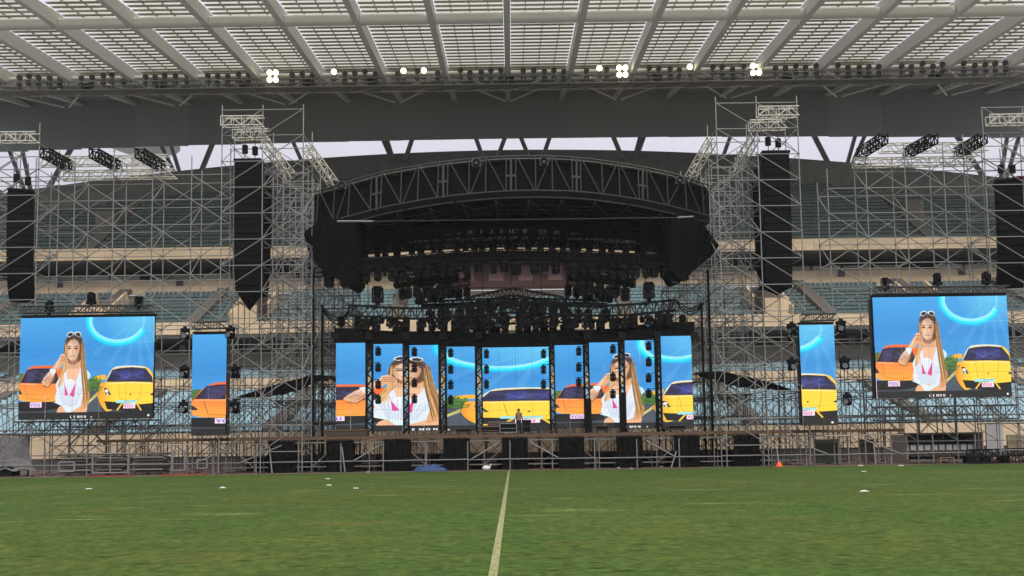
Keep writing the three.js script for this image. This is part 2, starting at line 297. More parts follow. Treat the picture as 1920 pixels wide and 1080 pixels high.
// ------------------------------------------------------------------ stadium roof
const roofH = D => D >= 113 ? 51.5 + (D - 113) * 0.179 : 51.5 - (113 - D) * 0.116;     // underside of the girders
{
  const rf = thing('stadium_roof', 'stadium roof of white girders and translucent louvres over the grandstand', 'roof', v3(0, 0, -112));
  const BAY = 8.5, NG = 10;
  const gdepth = D => D < 92 ? 1.0 + (D - 78) * 0.055 : 1.9;
  for (let i = -NG; i <= NG; i++) {
    const x = i * BAY;
    for (const [a, b] of [[78, 92.8], [92.8, 113], [113, 132.5]]) {                    // box girder in three lengths
      const p = (D, up) => [v3(x - 0.36, roofH(D) + up, -D), v3(x + 0.36, roofH(D) + up, -D)], lift = D => D > 113 ? 0.15 + (D - 113) * 0.06 : 0;
      const A = p(a, a >= 113 ? 0.4 : 0.25), B = p(b, 0.25 + lift(b)), A2 = p(a, gdepth(a)), B2 = p(b, gdepth(b));
      const g = mergeGeometries([quadStrip([A[0], B[0]], [A[1], B[1]]), quadStrip([A[0], B[0]], [A2[0], B2[0]]), quadStrip([A[1], B[1]], [A2[1], B2[1]]), quadStrip([A2[0], B2[0]], [A2[1], B2[1]])]);
      put(rf, new THREE.Mesh(g, M.girder), 'girder');
    }
  }
  // two large tubes across the roof
  for (const [D, r] of [[93.4, 0.62], [112.6, 0.3]]) for (let i = -NG; i < NG; i++) put(rf, tube(v3(i * BAY + 0.42, roofH(D) + 0.75, -D), v3((i + 1) * BAY - 0.42, roofH(D) + 0.75, -D), r, M.girder, CYL12), 'cross_tube');
  // louvre planks between the girders with open slits
  const planks = [], PITCH_R = 1.18, W0 = 0.66;
  for (let D = 78.6; D < 116; D += PITCH_R) for (let i = -NG; i < NG; i++) planks.push([D, i]);
  const inView = ([D, i]) => D > 90.2 && Math.abs((i + 0.5) * BAY) < D * 0.6 + 3;
  const shown = planks.filter(inView).sort((a, b) => a[0] - b[0]).slice(0, 300), shownSet = new Set(shown), far = planks.filter(p => !shownSet.has(p));
  const plankGeo = new THREE.BoxGeometry(BAY - 0.86, 0.05, W0);
  const p_ = D => D > 113 ? 0.179 : 0.116;
  const place = (m, [D, i]) => { m.position.set((i + 0.5) * BAY, roofH(D) + 1.95, -D); m.rotation.x = (p_(D)) + 0.05; return m; };
  for (const p of shown) put(rf, place(new THREE.Mesh(plankGeo, M.louvre), p), 'louvre');
  const gs = far.map(p => { const m = place(new THREE.Mesh(plankGeo), p); m.updateMatrix(); return plankGeo.clone().applyMatrix4(m.matrix); });
  const fm = merged(gs, M.louvre); fm.userData.kind = 'stuff'; put(rf, fm, 'louvre_field');
  for (let i = -NG; i < NG; i++) for (let k = 1; k < 4; k++) { const x = i * BAY + k * BAY / 4; put(rf, beam(v3(x, roofH(78.2) + 2.12, -78.2), v3(x, roofH(115.8) + 2.12, -115.8), 0.09, 0.16, M.purlin), 'purlin'); }
  for (let i = -NG; i < NG; i++) { const x0 = i * BAY + 0.43, x1 = x0 + BAY - 0.86, e = D => roofH(D) + 2.28; put(rf, new THREE.Mesh(mergeGeometries([quadStrip([v3(x0, e(78), -78), v3(x1, e(78), -78)], [v3(x0, e(113), -113), v3(x1, e(113), -113)]), quadStrip([v3(x0, e(113), -113), v3(x1, e(113), -113)], [v3(x0, e(116.1), -116.1), v3(x1, e(116.1), -116.1)])]), M.pane), 'roof_glazing'); }
  // opaque deck from the catwalk to the outer edge, and the cladding that hangs below it
  for (let i = -NG; i < NG; i++) {
    const x0 = i * BAY, x1 = x0 + BAY - 0.03;
    put(rf, new THREE.Mesh(slab([v3(x0, roofH(115.7) + 2.34, -115.7), v3(x1, roofH(115.7) + 2.34, -115.7)], [v3(x0, roofH(133) + 2.34, -133), v3(x1, roofH(133) + 2.34, -133)], v3(0, 0.3, 0)), M.roofDeck), 'deck_panel');
    const m = (i === -7 || i === 6) ? M.cladB : i < -6 ? M.cladC : M.cladA, bow = 0.0011 * (x0 + 4) ** 2 * 0.14;
    put(rf, box(x0 + BAY / 2, 54.3 - bow, -132.75, BAY - 0.015, 7.7, 0.25, m), 'cladding_panel');
    put(rf, tube(v3(x0 + 0.4, roofH(118) + 1.4, -118), v3(x0 + BAY - 0.4, roofH(118) + 1.4, -118), 0.16, M.girder), 'cross_brace');
    const s = i & 1 ? 1 : 0, xa = x0 + (s ? 0.4 : BAY - 0.4), xb = x0 + (s ? BAY - 0.4 : 0.4);
    put(rf, tube(v3(xa, roofH(114) + 1.2, -114), v3(xb, roofH(122) + 0.6, -122), 0.14, M.girder), 'cross_brace');
    put(rf, tube(v3(xa, roofH(118) + 1.3, -118), v3(xb, roofH(128) + 0.4, -128), 0.14, M.girder), 'cross_brace');
  }
  put(rf, box(0, 54.4, -133.1, 2 * NG * BAY, 7.3, 0.1, M.cladA), 'cladding_backing');  // added backing sheet, keeps sky from showing through the panel joints
  // raking struts between the crest of the stand and the roof edge
  const struts = [[10, 268, 50, 356, 1], [38, 268, 60, 356, 1], [143, 268, 80, 360, 1.3], [297, 268, 337, 332, 1], [318, 268, 343, 332, 1], [403, 264, 369, 330, 1.3], [545, 262, 570, 300, 1],
    [712, 254, 736, 292, 1], [722, 254, 739, 292, 1], [777, 254, 759, 290, 1.2], [887, 250, 907, 288, 1.1], [952, 250, 931, 288, 1.1], [971, 250, 994, 288, 1.1], [1036, 248, 1016, 288, 1.1], [1144, 248, 1168, 288, 1.2], [1204, 248, 1188, 288, 1], [1213, 248, 1192, 288, 1],
    [1375, 246, 1352, 292, 1], [1518, 244, 1562, 312, 1.3], [1608, 244, 1584, 312, 1], [1629, 244, 1590, 312, 1], [1783, 244, 1852, 332, 1.3], [1891, 244, 1875, 332, 1], [1916, 244, 1884, 332, 1]];
  for (const [x0, y0, x1, y1, k] of struts) put(rf, tube(W(x0, y0 - 6, 133.6), W(x1, y1 + 12, 133.6), 0.32 * k, M.strut, CYL12), 'strut');
}

// ------------------------------------------------------------------ floodlight catwalk under the roof
{
  const D = 112, y = 50.0, cw = thing('lighting_catwalk', 'steel lighting catwalk with handrail slung under the stadium roof', 'catwalk', v3(0, y, -D));
  const XC = 80.75;
  for (let x = -XC; x < XC; x += 4.25) {
    put(cw, box(x + 2.125, y, -D, 4.2, 0.1, 1.5, M.galvOld), 'floor_plate');
    put(cw, tube(v3(x, y, -D + 0.75), v3(x, y + 1.15, -D + 0.75), 0.04, M.galv), 'rail_post');
    put(cw, tube(v3(x + 2.1, y, -D + 0.75), v3(x + 2.1, y + 1.15, -D + 0.75), 0.04, M.galv), 'rail_post');
    put(cw, tube(v3(x, y - 0.75, -D), v3(x, y, -D), 0.05, M.galvOld), 'hanger');
    put(cw, tube(v3(x, y - 0.75, -D + 0.5), v3(x + 4.25, y, -D + 0.5), 0.045, M.galvOld), 'diagonal');
  }
  for (const [dy, dz, r] of [[1.15, 0.75, 0.06], [0.6, 0.75, 0.04], [0, 0.78, 0.1], [-0.75, 0.5, 0.06], [1.15, -0.75, 0.05]]) put(cw, tube(v3(-XC, y + dy, -D + dz), v3(XC, y + dy, -D + dz), r, dy === 0 || dy < 0 ? M.galvOld : M.galv), dy > 0 ? 'handrail' : 'edge_beam');
  for (let i = -8; i <= 8; i++) put(cw, tube(v3(i * 8.5, y, -D), v3(i * 8.5, roofH(112.6) + 0.7, -D - 0.4), 0.07, M.galv), 'hanger');

  // floodlights: post, crossarm, an upper and a lower lamp
  const bowl = new THREE.LatheGeometry([[0.02, -0.36], [0.16, -0.34], [0.3, -0.2], [0.36, 0], [0.38, 0.02], [0.38, 0.08]].map(p => new THREE.Vector2(...p)), 14);
  bowl.rotateX(Math.PI / 2);                               // opens towards +z
  const face = new THREE.CircleGeometry(0.355, 18); face.translate(0, 0, 0.04);
  const glow = new THREE.MeshStandardMaterial({ color: 0x000000, emissive: lin(1, 0.86, 0.58), emissiveIntensity: 10 });
  const build = (x, dy, lit, label, group) => {
    const t = thing('floodlight', label, 'floodlight', v3(x, y + 0.08, -D), group);
    put(t, tube(v3(x, y + 0.08, -D), v3(x, y + 2.05 + dy, -D), 0.06, M.lampGrey), 'post');
    for (const [h, on] of [[1.95, lit], [1.0, lit > 1]]) {
      const o = new THREE.Group(); o.name = 'lamp'; o.position.set(x, y + h + dy, -D + 0.3); o.rotation.set(0.62, -x * 0.006, 0); t.add(o); o.position.sub(t.position);
      const b = new THREE.Mesh(bowl, M.lampGrey), f = new THREE.Mesh(face, on ? glow : M.lens); b.name = 'reflector'; f.name = 'lens'; shade(b); shade(f); o.add(b, f);
    }
    if (lit) { const s = new THREE.SpotLight(0xffe0a8, 1500, 0, 0.42, 0.6, 2); s.position.set(x, y + 1.5 + dy, -D + 0.75); s.target.position.set(x * 0.3, 0, -30); s.castShadow = true; s.shadow.radius = 15; scene.add(s, s.target); }
    return t;
  };
  const litAt = [[507, 2, 'broad glowing pair of floodlight lamps, leftmost of the lit ones'], [627, 1, 'small lit floodlight, second from the left of the lit ones'], [757, 1, 'lit floodlight, left one of the close pair left of centre'], [795, 1, 'lit floodlight, right one of the close pair left of centre'], [1123, 1, 'small lit floodlight just left of a very bright pair'], [1160, 2, 'very bright lit pair of floodlight lamps right of centre'], [1292, 1, 'small lit floodlight between the two very bright ones on the right'], [1410, 2, 'very bright lit pair of floodlight lamps, rightmost of the lit ones']].map(([px, n, l]) => [W(px, 110, D).x, n, l]);
  litAt.forEach(([x, n, l]) => { build(x, 0.3, n, l); if (n > 1) build(x + 0.82, 0.3, 2, l.replace('pair of floodlight lamps', 'added neighbour lamps').replace('lit pair', 'lit partner')); });  // partner floodlight is added to widen the bright lamps, standing in for flare
  let nUnlit = 0;
  for (let b = -9; b < 9; b++) for (let k = 0; k < 5; k++) {
    const x = b * 8.5 + 2.1 + k * 1.38 + rr(-0.12, 0.12); if (litAt.some(l => x - l[0] > -0.75 && x - l[0] < (l[1] > 1 ? 1.6 : 0.75))) continue;
    if (Math.abs(x) > 70) continue;
    build(x, rr(-0.15, 0.3), 0, Math.abs(x) > 66.5 ? `unlit grey twin-lamp floodlight at the ${x < 0 ? 'left' : 'right'} end of the catwalk` : `unlit grey twin-lamp floodlight on the catwalk, ${ord(++nUnlit)} unlit one from the left`, 'unlit floodlights along the catwalk');
  }
  // loudspeakers hung under the catwalk
  const sp = [[165, 166, 'leftmost'], [303, 165, 'second from left'], [456, 163, 'third from left'], [575, 157, 'fourth from left'], [698, 153, 'fifth from left'], [956, 152, 'middle'], [1232, 146, 'fourth from right'], [1475, 148, 'third from right'], [1628, 150, 'second from right'], [1752, 146, 'rightmost']];
  sp.forEach(([px, py, w], i) => {
    const c = W(px, py, 113.2), t = thing('hanging_loudspeaker', `dark boxy loudspeaker hung under the catwalk, ${w} of the row`, 'loudspeaker', c, 'loudspeakers under the catwalk');
    put(t, box(c.x, c.y, c.z, 1.25, 1.15, 0.8, i === 5 ? M.maroon : M.lampGrey), 'cabinet'); put(t, box(c.x, c.y, c.z + 0.42, 1.1, 1.0, 0.05, M.black), 'grille');
    put(t, tube(v3(c.x - 0.4, c.y + 0.55, c.z), v3(c.x - 0.4, y, c.z), 0.05, M.lampGrey), 'hanger'); put(t, tube(v3(c.x + 0.4, c.y + 0.55, c.z), v3(c.x + 0.4, y, c.z), 0.05, M.lampGrey), 'hanger');
  });
}
// ------------------------------------------------------------------ scaffolding
const BAYW = 2.77, LIFT = 1.8;
// X0: first column, nx: bays, rows: depths of the frames, top(i, r): height of each standard, brace(i, k, r): -1, 0 or 1
function scaffold(label, group, { X0, nx, bay = BAYW, rows, top, lift = LIFT, phase = 0.3, mat = M.galv, r = 0.033, brace, cross = true, fine = 300, y0 = 0 }) {
  const t = thing('scaffold', label, 'scaffold', v3(X0 + nx * bay / 2, 0, -rows[0]), group), extra = [];
  let nl = 0, nb = 0;
  rows.forEach((D, ri) => {
    for (let i = 0; i <= nx; i++) { const h = top(i, ri); if (h > y0 + 0.5) { put(t, tube(v3(X0 + i * bay, y0, -D), v3(X0 + i * bay, h, -D), r * 1.12, mat), 'standard'); if (y0 === 0) put(t, box(X0 + i * bay, 0.03, -D, 0.3, 0.06, 0.3, M.steelDark), 'base_plate'); } }
    for (let i = 0; i < nx; i++) {
      const hm = Math.min(top(i, ri), top(i + 1, ri));
      for (let k = 0; phase + k * lift < hm + 0.02; k++) {
        const y = phase + k * lift; if (y < y0) continue;
        const a = v3(X0 + i * bay, y, -D), b = v3(X0 + (i + 1) * bay, y, -D);
        if (nl++ < fine) put(t, tube(a, b, r, mat), 'ledger'); else extra.push([a, b]);
        const s = brace ? brace(i, k, ri) : 0;
        if (s && y + lift < hm + 0.05) {
          const c = s > 0 ? v3(a.x, y, -D + 0.06) : v3(b.x, y, -D + 0.06), e = s > 0 ? v3(b.x, y + lift, -D + 0.06) : v3(a.x, y + lift, -D + 0.06);
          if (nb++ < fine) put(t, tube(c, e, r * 0.95, mat), 'brace'); else extra.push([c, e]);
        }
      }
    }
    if (cross && ri + 1 < rows.length) for (let i = 0; i <= nx; i++) {
      const hm = Math.min(top(i, ri), top(i, ri + 1));
      for (let k = 0; phase + k * lift < hm; k++) {
        const y = phase + k * lift, x = X0 + i * bay; if (y < y0) continue;
        extra.push([v3(x, y, -D), v3(x, y, -rows[ri + 1])]);
        if ((k + i + ri) % 2 && y + lift < hm) extra.push([v3(x, y, -D), v3(x, y + lift, -rows[ri + 1])]);
      }
    }
  });
  const nodes = []; rows.slice(0, 2).forEach((D, ri) => { for (let i = 0; i <= nx; i++) for (let k = 0; phase + k * lift < top(i, ri); k++) { const y = phase + k * lift; if (y > y0) nodes.push([v3(X0 + i * bay, y - 0.05, -D), v3(X0 + i * bay, y + 0.05, -D)]); } });
  if (mat !== M.steelDark) put(t, stuffTubes(nodes, M.galvOld, r * 2.1), 'coupler_discs');
  if (extra.length) put(t, stuffTubes(extra, mat, r * 0.92), 'transom_lattice');
  return t;
}
const xOf = (px, py, D) => W(px, py, D).x, yOf = (px, py, D) => W(px, py, D).y;
const DW = 59.5, DR = 61.5, DT = 57;
const phaseOf = (px, py, D, l = LIFT) => ((yOf(px, py, D) % l) + l) % l;
{
  // the long screen walls on either side
  const tl = yOf(200, 294, DW), tr = yOf(1700, 268, DW);
  scaffold('wide grey scaffold wall behind the big screen on the left', null, { X0: xOf(65, 430, DW) - 2 * BAYW, nx: 7, rows: [DW, DR], phase: phaseOf(213, 423, DW), top: (i, r) => tl + (r ? -0.4 : 0) + (i % 3 === 1 ? 0.5 : 0), brace: (i, k, r) => r ? 1 : (i + k) % 5 === 4 ? 0 : -1 });
  scaffold('wide grey scaffold wall behind the big screen on the right', null, { X0: xOf(1555, 430, DW), nx: 7, rows: [DW, DR], phase: phaseOf(1707, 398, DW), top: (i, r) => tr + (r ? -0.4 : 0) - (i < 1 ? 1.8 : 0), brace: (i, k, r) => r ? ((i * 3 + k) % 3 ? 1 : 0) : -1 });
  // speaker towers that flank the stage roof
  const pl = phaseOf(455, 351, DT), pr = phaseOf(1460, 337, DT);
  scaffold('tall scaffold tower carrying the speaker column left of the stage roof', null, { X0: xOf(416, 300, DT), nx: 2, bay: 2.78, rows: [DT, DT + 2.6, DT + 5.2], phase: pl, top: (i, r) => yOf(455, 197 + r * 26, DT) , brace: (i, k, r) => r === 0 ? (k % 3 === 2 && i === 0 ? 0 : 1) : r === 1 ? -1 : 1 });
  scaffold('tall scaffold tower carrying the speaker column right of the stage roof', null, { X0: xOf(1498, 300, DT) - 2 * 2.78, nx: 2, bay: 2.78, rows: [DT, DT + 2.6, DT + 5.2], phase: pr, top: (i, r) => yOf(1460, 180 + r * 26, DT), brace: (i, k, r) => r === 0 ? -1 : r === 1 ? 1 : -1 });
  // outer speaker towers cut by the picture's edges
  scaffold('scaffold tower of the outer speaker column at the far left edge', null, { X0: xOf(73, 300, DT) - 2 * 2.78, nx: 2, bay: 2.78, rows: [DT, DT + 2.6], phase: phaseOf(30, 415, DT), top: (i, r) => yOf(73, 230 + r * 28, DT), brace: (i, k, r) => r ? (k % 2 ? 1 : 0) : i ? 1 : -1 });
  scaffold('scaffold tower of the outer speaker column at the far right edge', null, { X0: xOf(1846, 300, DT), nx: 2, bay: 2.78, rows: [DT, DT + 2.6], phase: phaseOf(1880, 395, DT), top: (i, r) => yOf(1846, 200 + r * 26, DT), brace: (i, k, r) => r ? (k % 2 ? -1 : 0) : -1 });
  // deep, dense scaffold blocks between the speaker towers and the stage roof
  for (const s of [-1, 1]) scaffold(`dense scaffold block between the stage roof and the speaker tower on the ${s < 0 ? 'left' : 'right'}`, null, { X0: s < 0 ? -17.4 : 12.9, nx: 2, bay: 2.3, rows: [62.8, 64.6, 66.4, 68.2, 70, 71.8], phase: 0.5, lift: 1.55, r: 0.034, mat: M.galv, top: (i, r) => yOf(960, s < 0 ? 300 : 292, 64) - (s < 0 ? i : 2 - i) * 0.9 - r * 0.15, brace: (i, k, r) => ((i + k + r) % 3 === 0 ? 0 : (r + k) % 2 ? 1 : -1) });
  // scaffold behind the screens, its steel coloured dark in place of shade
  for (const s of [-1, 1]) scaffold(`low scaffold frames darkened in place of shade behind the screens on the ${s < 0 ? 'left' : 'right'}`, null, { X0: s < 0 ? -36 : 12.4, nx: 16, bay: 1.475, rows: [66.5, 69.5, 72.5], phase: 0.6, lift: 1.5, r: 0.032, mat: M.steelDark, fine: 120, top: (i, r) => { const q = s < 0 ? i : 16 - i; return q > 10 ? 14.4 - r * 0.2 : 7.2 + (q % 4) * 0.5; }, brace: (i, k, r) => ((i * 7 + k * 5 + r * 3) % 4 === 0 ? 1 : (i * 5 + k * 3 + r) % 4 === 1 ? -1 : 0) });
  scaffold('dark scaffold frames standing behind the row of stage screens', null, { X0: -12.2, nx: 17, bay: 1.43, rows: [68, 70.5], phase: 0.6, lift: 1.5, r: 0.03, mat: M.steelDark, fine: 120, top: () => 9.5, brace: (i, k, r) => ((i + k + r) % 2 ? 1 : -1) });  // same dark steel, its tone standing in for shade
  scaffold('scaffold frames standing under the stage deck', null, { X0: -19.6, nx: 20, bay: 1.96, rows: [58.4, 60.6, 63, 66], phase: 0.35, lift: 1.7, r: 0.035, mat: M.galvOld, fine: 140, top: () => 2.05, brace: (i, k, r) => ((i + r) % 3 ? 0 : (i % 2 ? 1 : -1)), y0: 0 });
}

// ------------------------------------------------------------------ lattice trusses
// chords as four runs of tube, the lacing between them as one part
function truss(name, label, cat, pts, w, h, mat, { n = 0, r = 0.04, lace = 0.55, group, lr = 0.02 } = {}) {
  const path = pts.length > 2 ? smoothPath(pts, n || 24) : [pts[0].clone(), pts[1].clone()];
  const t = thing(name, label, cat, path[0].clone(), group), side = [], up = [];
  path.forEach((p, i) => { const d = path[Math.min(i + 1, path.length - 1)].clone().sub(path[Math.max(i - 1, 0)]).normalize(), s = Math.abs(d.y) > 0.9 ? v3(1, 0, 0) : d.clone().cross(UP).normalize(); side.push(s); up.push(s.clone().cross(d).normalize()); });
  const at = (i, a, b) => path[i].clone().addScaledVector(side[i], a * w / 2).addScaledVector(up[i], b * h / 2);
  for (const [a, b] of [[-1, -1], [1, -1], [-1, 1], [1, 1]]) {
    const g = []; for (let i = 0; i + 1 < path.length; i++) g.push(tubeGeo(at(i, a, b), at(i + 1, a, b), r)); put(t, merged(g, mat), 'chord');
  }
  const L = []; 
  for (let i = 0; i + 1 < path.length; i++) {
    const m = Math.max(1, Math.round(path[i].distanceTo(path[i + 1]) / lace));
    for (let k = 0; k < m; k++) {
      const q = (a, b, f) => at(i, a, b).lerp(at(i + 1, a, b), f), f0 = k / m, f1 = (k + 1) / m;
      for (const a of [-1, 1]) { L.push([q(a, k % 2 ? 1 : -1, f0), q(a, k % 2 ? -1 : 1, f1)]); L.push([q(a, -1, f0), q(a, 1, f0)]); }
      for (const b of [-1, 1]) L.push([q(k % 2 ? 1 : -1, b, f0), q(k % 2 ? -1 : 1, b, f1)]);
    }
  }
  put(t, stuffTubes(L, mat, lr), 'lacing');
  return t;
}
{
  // pale aluminium beams on top of the speaker towers
  const T = (x0, y0, x1, y1, D, label, D2 = D) => truss('aluminium_truss', label, 'truss', [W(x0, y0, D), W(x1, y1, D2)], 0.5, 0.62, M.alu, { r: 0.05, lace: 0.7, lr: 0.032 });
  T(416, 229, 494, 228, DT - 0.35, 'pale aluminium beam on top of the speaker tower left of the stage');
  T(438, 254, 505, 252, DT + 1.6, 'second pale aluminium beam just below the top one on the left speaker tower');
  T(1420, 211, 1496, 210, DT - 0.35, 'pale aluminium beam on top of the speaker tower right of the stage');
  T(1405, 236, 1474, 234, DT + 1.6, 'second pale aluminium beam just below the top one on the right speaker tower');
  T(-40, 259, 70, 258, DT - 0.35, 'pale aluminium beam on the outer speaker tower at the left edge');
  T(1852, 226, 1960, 224, DT - 0.35, 'pale aluminium beam on the outer speaker tower at the right edge');
  T(75, 304, 318, 300, DR, 'long aluminium truss along the top of the scaffold wall on the left');
  T(115, 330, 330, 326, DR, 'lower long aluminium truss near the top of the scaffold wall on the left');
  T(1650, 278, 1850, 276, DR, 'long aluminium truss along the top of the scaffold wall on the right');
  T(1600, 306, 1830, 302, DR, 'lower long aluminium truss near the top of the scaffold wall on the right');
  T(495, 268, 545, 330, 58.2, 'pale truss leaning down inside the top of the left speaker tower', 61);
  T(575, 275, 625, 345, 58.2, 'pale truss leaning from the left speaker tower to the stage roof', 60.5);
  T(1416, 255, 1375, 330, 58.2, 'pale truss leaning down inside the top of the right speaker tower', 61);
  T(1335, 262, 1292, 338, 58.2, 'pale truss leaning from the right speaker tower to the stage roof', 60.5);
  const B = (x0, y0, x1, y1, l) => truss('roof_truss_beam', l, 'truss', [W(x0, y0, 57.5), W(x1, y1, 62)], 0.62, 0.62, M.blackMetal, { r: 0.06, lace: 0.6, lr: 0.045 });
  B(84, 286, 132, 312, 'short black truss end on the left scaffold wall, nearest the picture edge'); B(176, 287, 222, 312, 'short black truss end on the left scaffold wall, middle of three'); B(262, 287, 305, 313, 'short black truss end on the left scaffold wall, nearest the speaker tower');
  B(1656, 260, 1614, 287, 'short black truss end on the right scaffold wall, nearest the speaker tower'); B(1750, 260, 1700, 287, 'short black truss end on the right scaffold wall, middle of three'); B(1842, 260, 1796, 286, 'short black truss end on the right scaffold wall, nearest the picture edge');
}

// ------------------------------------------------------------------ speaker columns
function lineArray(label, px, py0, py1, wpx, D, yaw, tip, bend = 0.9) {
  const a = W(px, py0, D), b = W(px, py1, D), t = thing('line_array', label, 'loudspeaker', a.clone()), H = a.y - b.y, n = Math.round(H / 0.5), w = wpx * D / FOC;
  t.rotation.y = yaw;
  let y = 0, z = 0, ang = 0;
  for (let i = 0; i < n; i++) {
    const f = i / (n - 1); ang = bend * 0.55 * Math.pow(f, 3);
    const cab = new THREE.Group(); cab.name = 'cabinet'; cab.position.set(0, y, z); cab.rotation.x = ang; t.add(cab);
    const hh = H / n * 0.96;
    const body = new THREE.Mesh(BOX, M.cabinet); body.name = 'enclosure'; body.scale.set(w, hh * 1.0, 0.75); body.position.set(0, -hh / 2, -0.1); shade(body); cab.add(body);
    const gr = new THREE.Mesh(BOX, M.black); gr.name = 'grille'; gr.scale.set(w * 0.97, hh * 0.93, 0.06); gr.position.set(0, -hh / 2, 0.3); shade(gr); cab.add(gr);
    for (const s of [-1, 1]) { const br = new THREE.Mesh(BOX, M.blackMetal); br.name = 'rigging_plate'; br.scale.set(0.05, hh, 0.12); br.position.set(s * (w / 2 + 0.02), -hh / 2, 0.1); shade(br); cab.add(br); }
    y -= Math.cos(ang) * hh / 0.96; z -= Math.sin(ang) * hh / 0.96;
  }
  const bump = new THREE.Mesh(BOX, M.blackMetal); bump.name = 'flying_frame'; bump.scale.set(w * 1.04, 0.16, 1.3); bump.position.set(0, 0.12, -0.2); shade(bump); t.add(bump);
  for (const [x, l] of [[-0.35, 1.4], [0.35, 1.1]]) {
    const hoist = new THREE.Mesh(new THREE.CylinderGeometry(0.2, 0.2, 0.55, 10), M.blackMetal); hoist.name = 'chain_hoist'; hoist.position.set(x, 0.5 + l * 0.4, -0.2); shade(hoist); t.add(hoist);
    const ch = new THREE.Mesh(CYL5, M.steelDark); ch.name = 'chain'; ch.scale.set(0.03, l + 0.9, 0.03); ch.position.set(x, 0.2 + (l + 0.9) / 2, -0.2); shade(ch); t.add(ch);
  }
  if (tip) {                                               // bottom boxes wrapped in a gathered cover
    const c = new THREE.Mesh(new THREE.CylinderGeometry(w * 0.62, 0.06, tip, 4, 6), M.cloth); c.rotation.y = Math.PI / 4; const g = new THREE.Group(); g.name = 'rain_cover'; g.position.set(0, y - tip / 2 + 0.05, z); g.scale.set(1, 1, 0.6); c.name = 'cover_skirt'; shade(c); g.add(c); t.add(g);
    const rope = new THREE.Mesh(CYL5, M.steelDark); rope.name = 'tie_rope'; rope.scale.set(0.02, 2.5, 0.02); rope.position.set(0, y - tip - 1.2, z); shade(rope); t.add(rope);
  }
  return t;
}
lineArray('tall black speaker column hanging in the left tower, with a pointed wrapped bottom', 467, 306, 548, 50, DT + 0.9, 0, 1.25, 0.3);
lineArray('black side speaker column just right of and behind the pointed one', 494, 360, 556, 26, DT + 2.9, 0.5, 0, 0.9);
lineArray('tall black speaker column hanging in the right tower', 1452, 291, 540, 51, DT + 0.9, 0, 0.5, 0.3);
lineArray('black side speaker column just left of and behind the right tower column', 1428, 350, 541, 30, DT + 2.9, -0.5, 0, 0.9);
lineArray('curved black outer speaker column at the left edge of the picture', 40, 362, 566, 42, DT + 0.9, 0.35, 0, 1.4);
lineArray('curved black outer speaker column at the right edge of the picture', 1890, 342, 540, 44, DT + 0.9, -0.35, 0, 1.4);

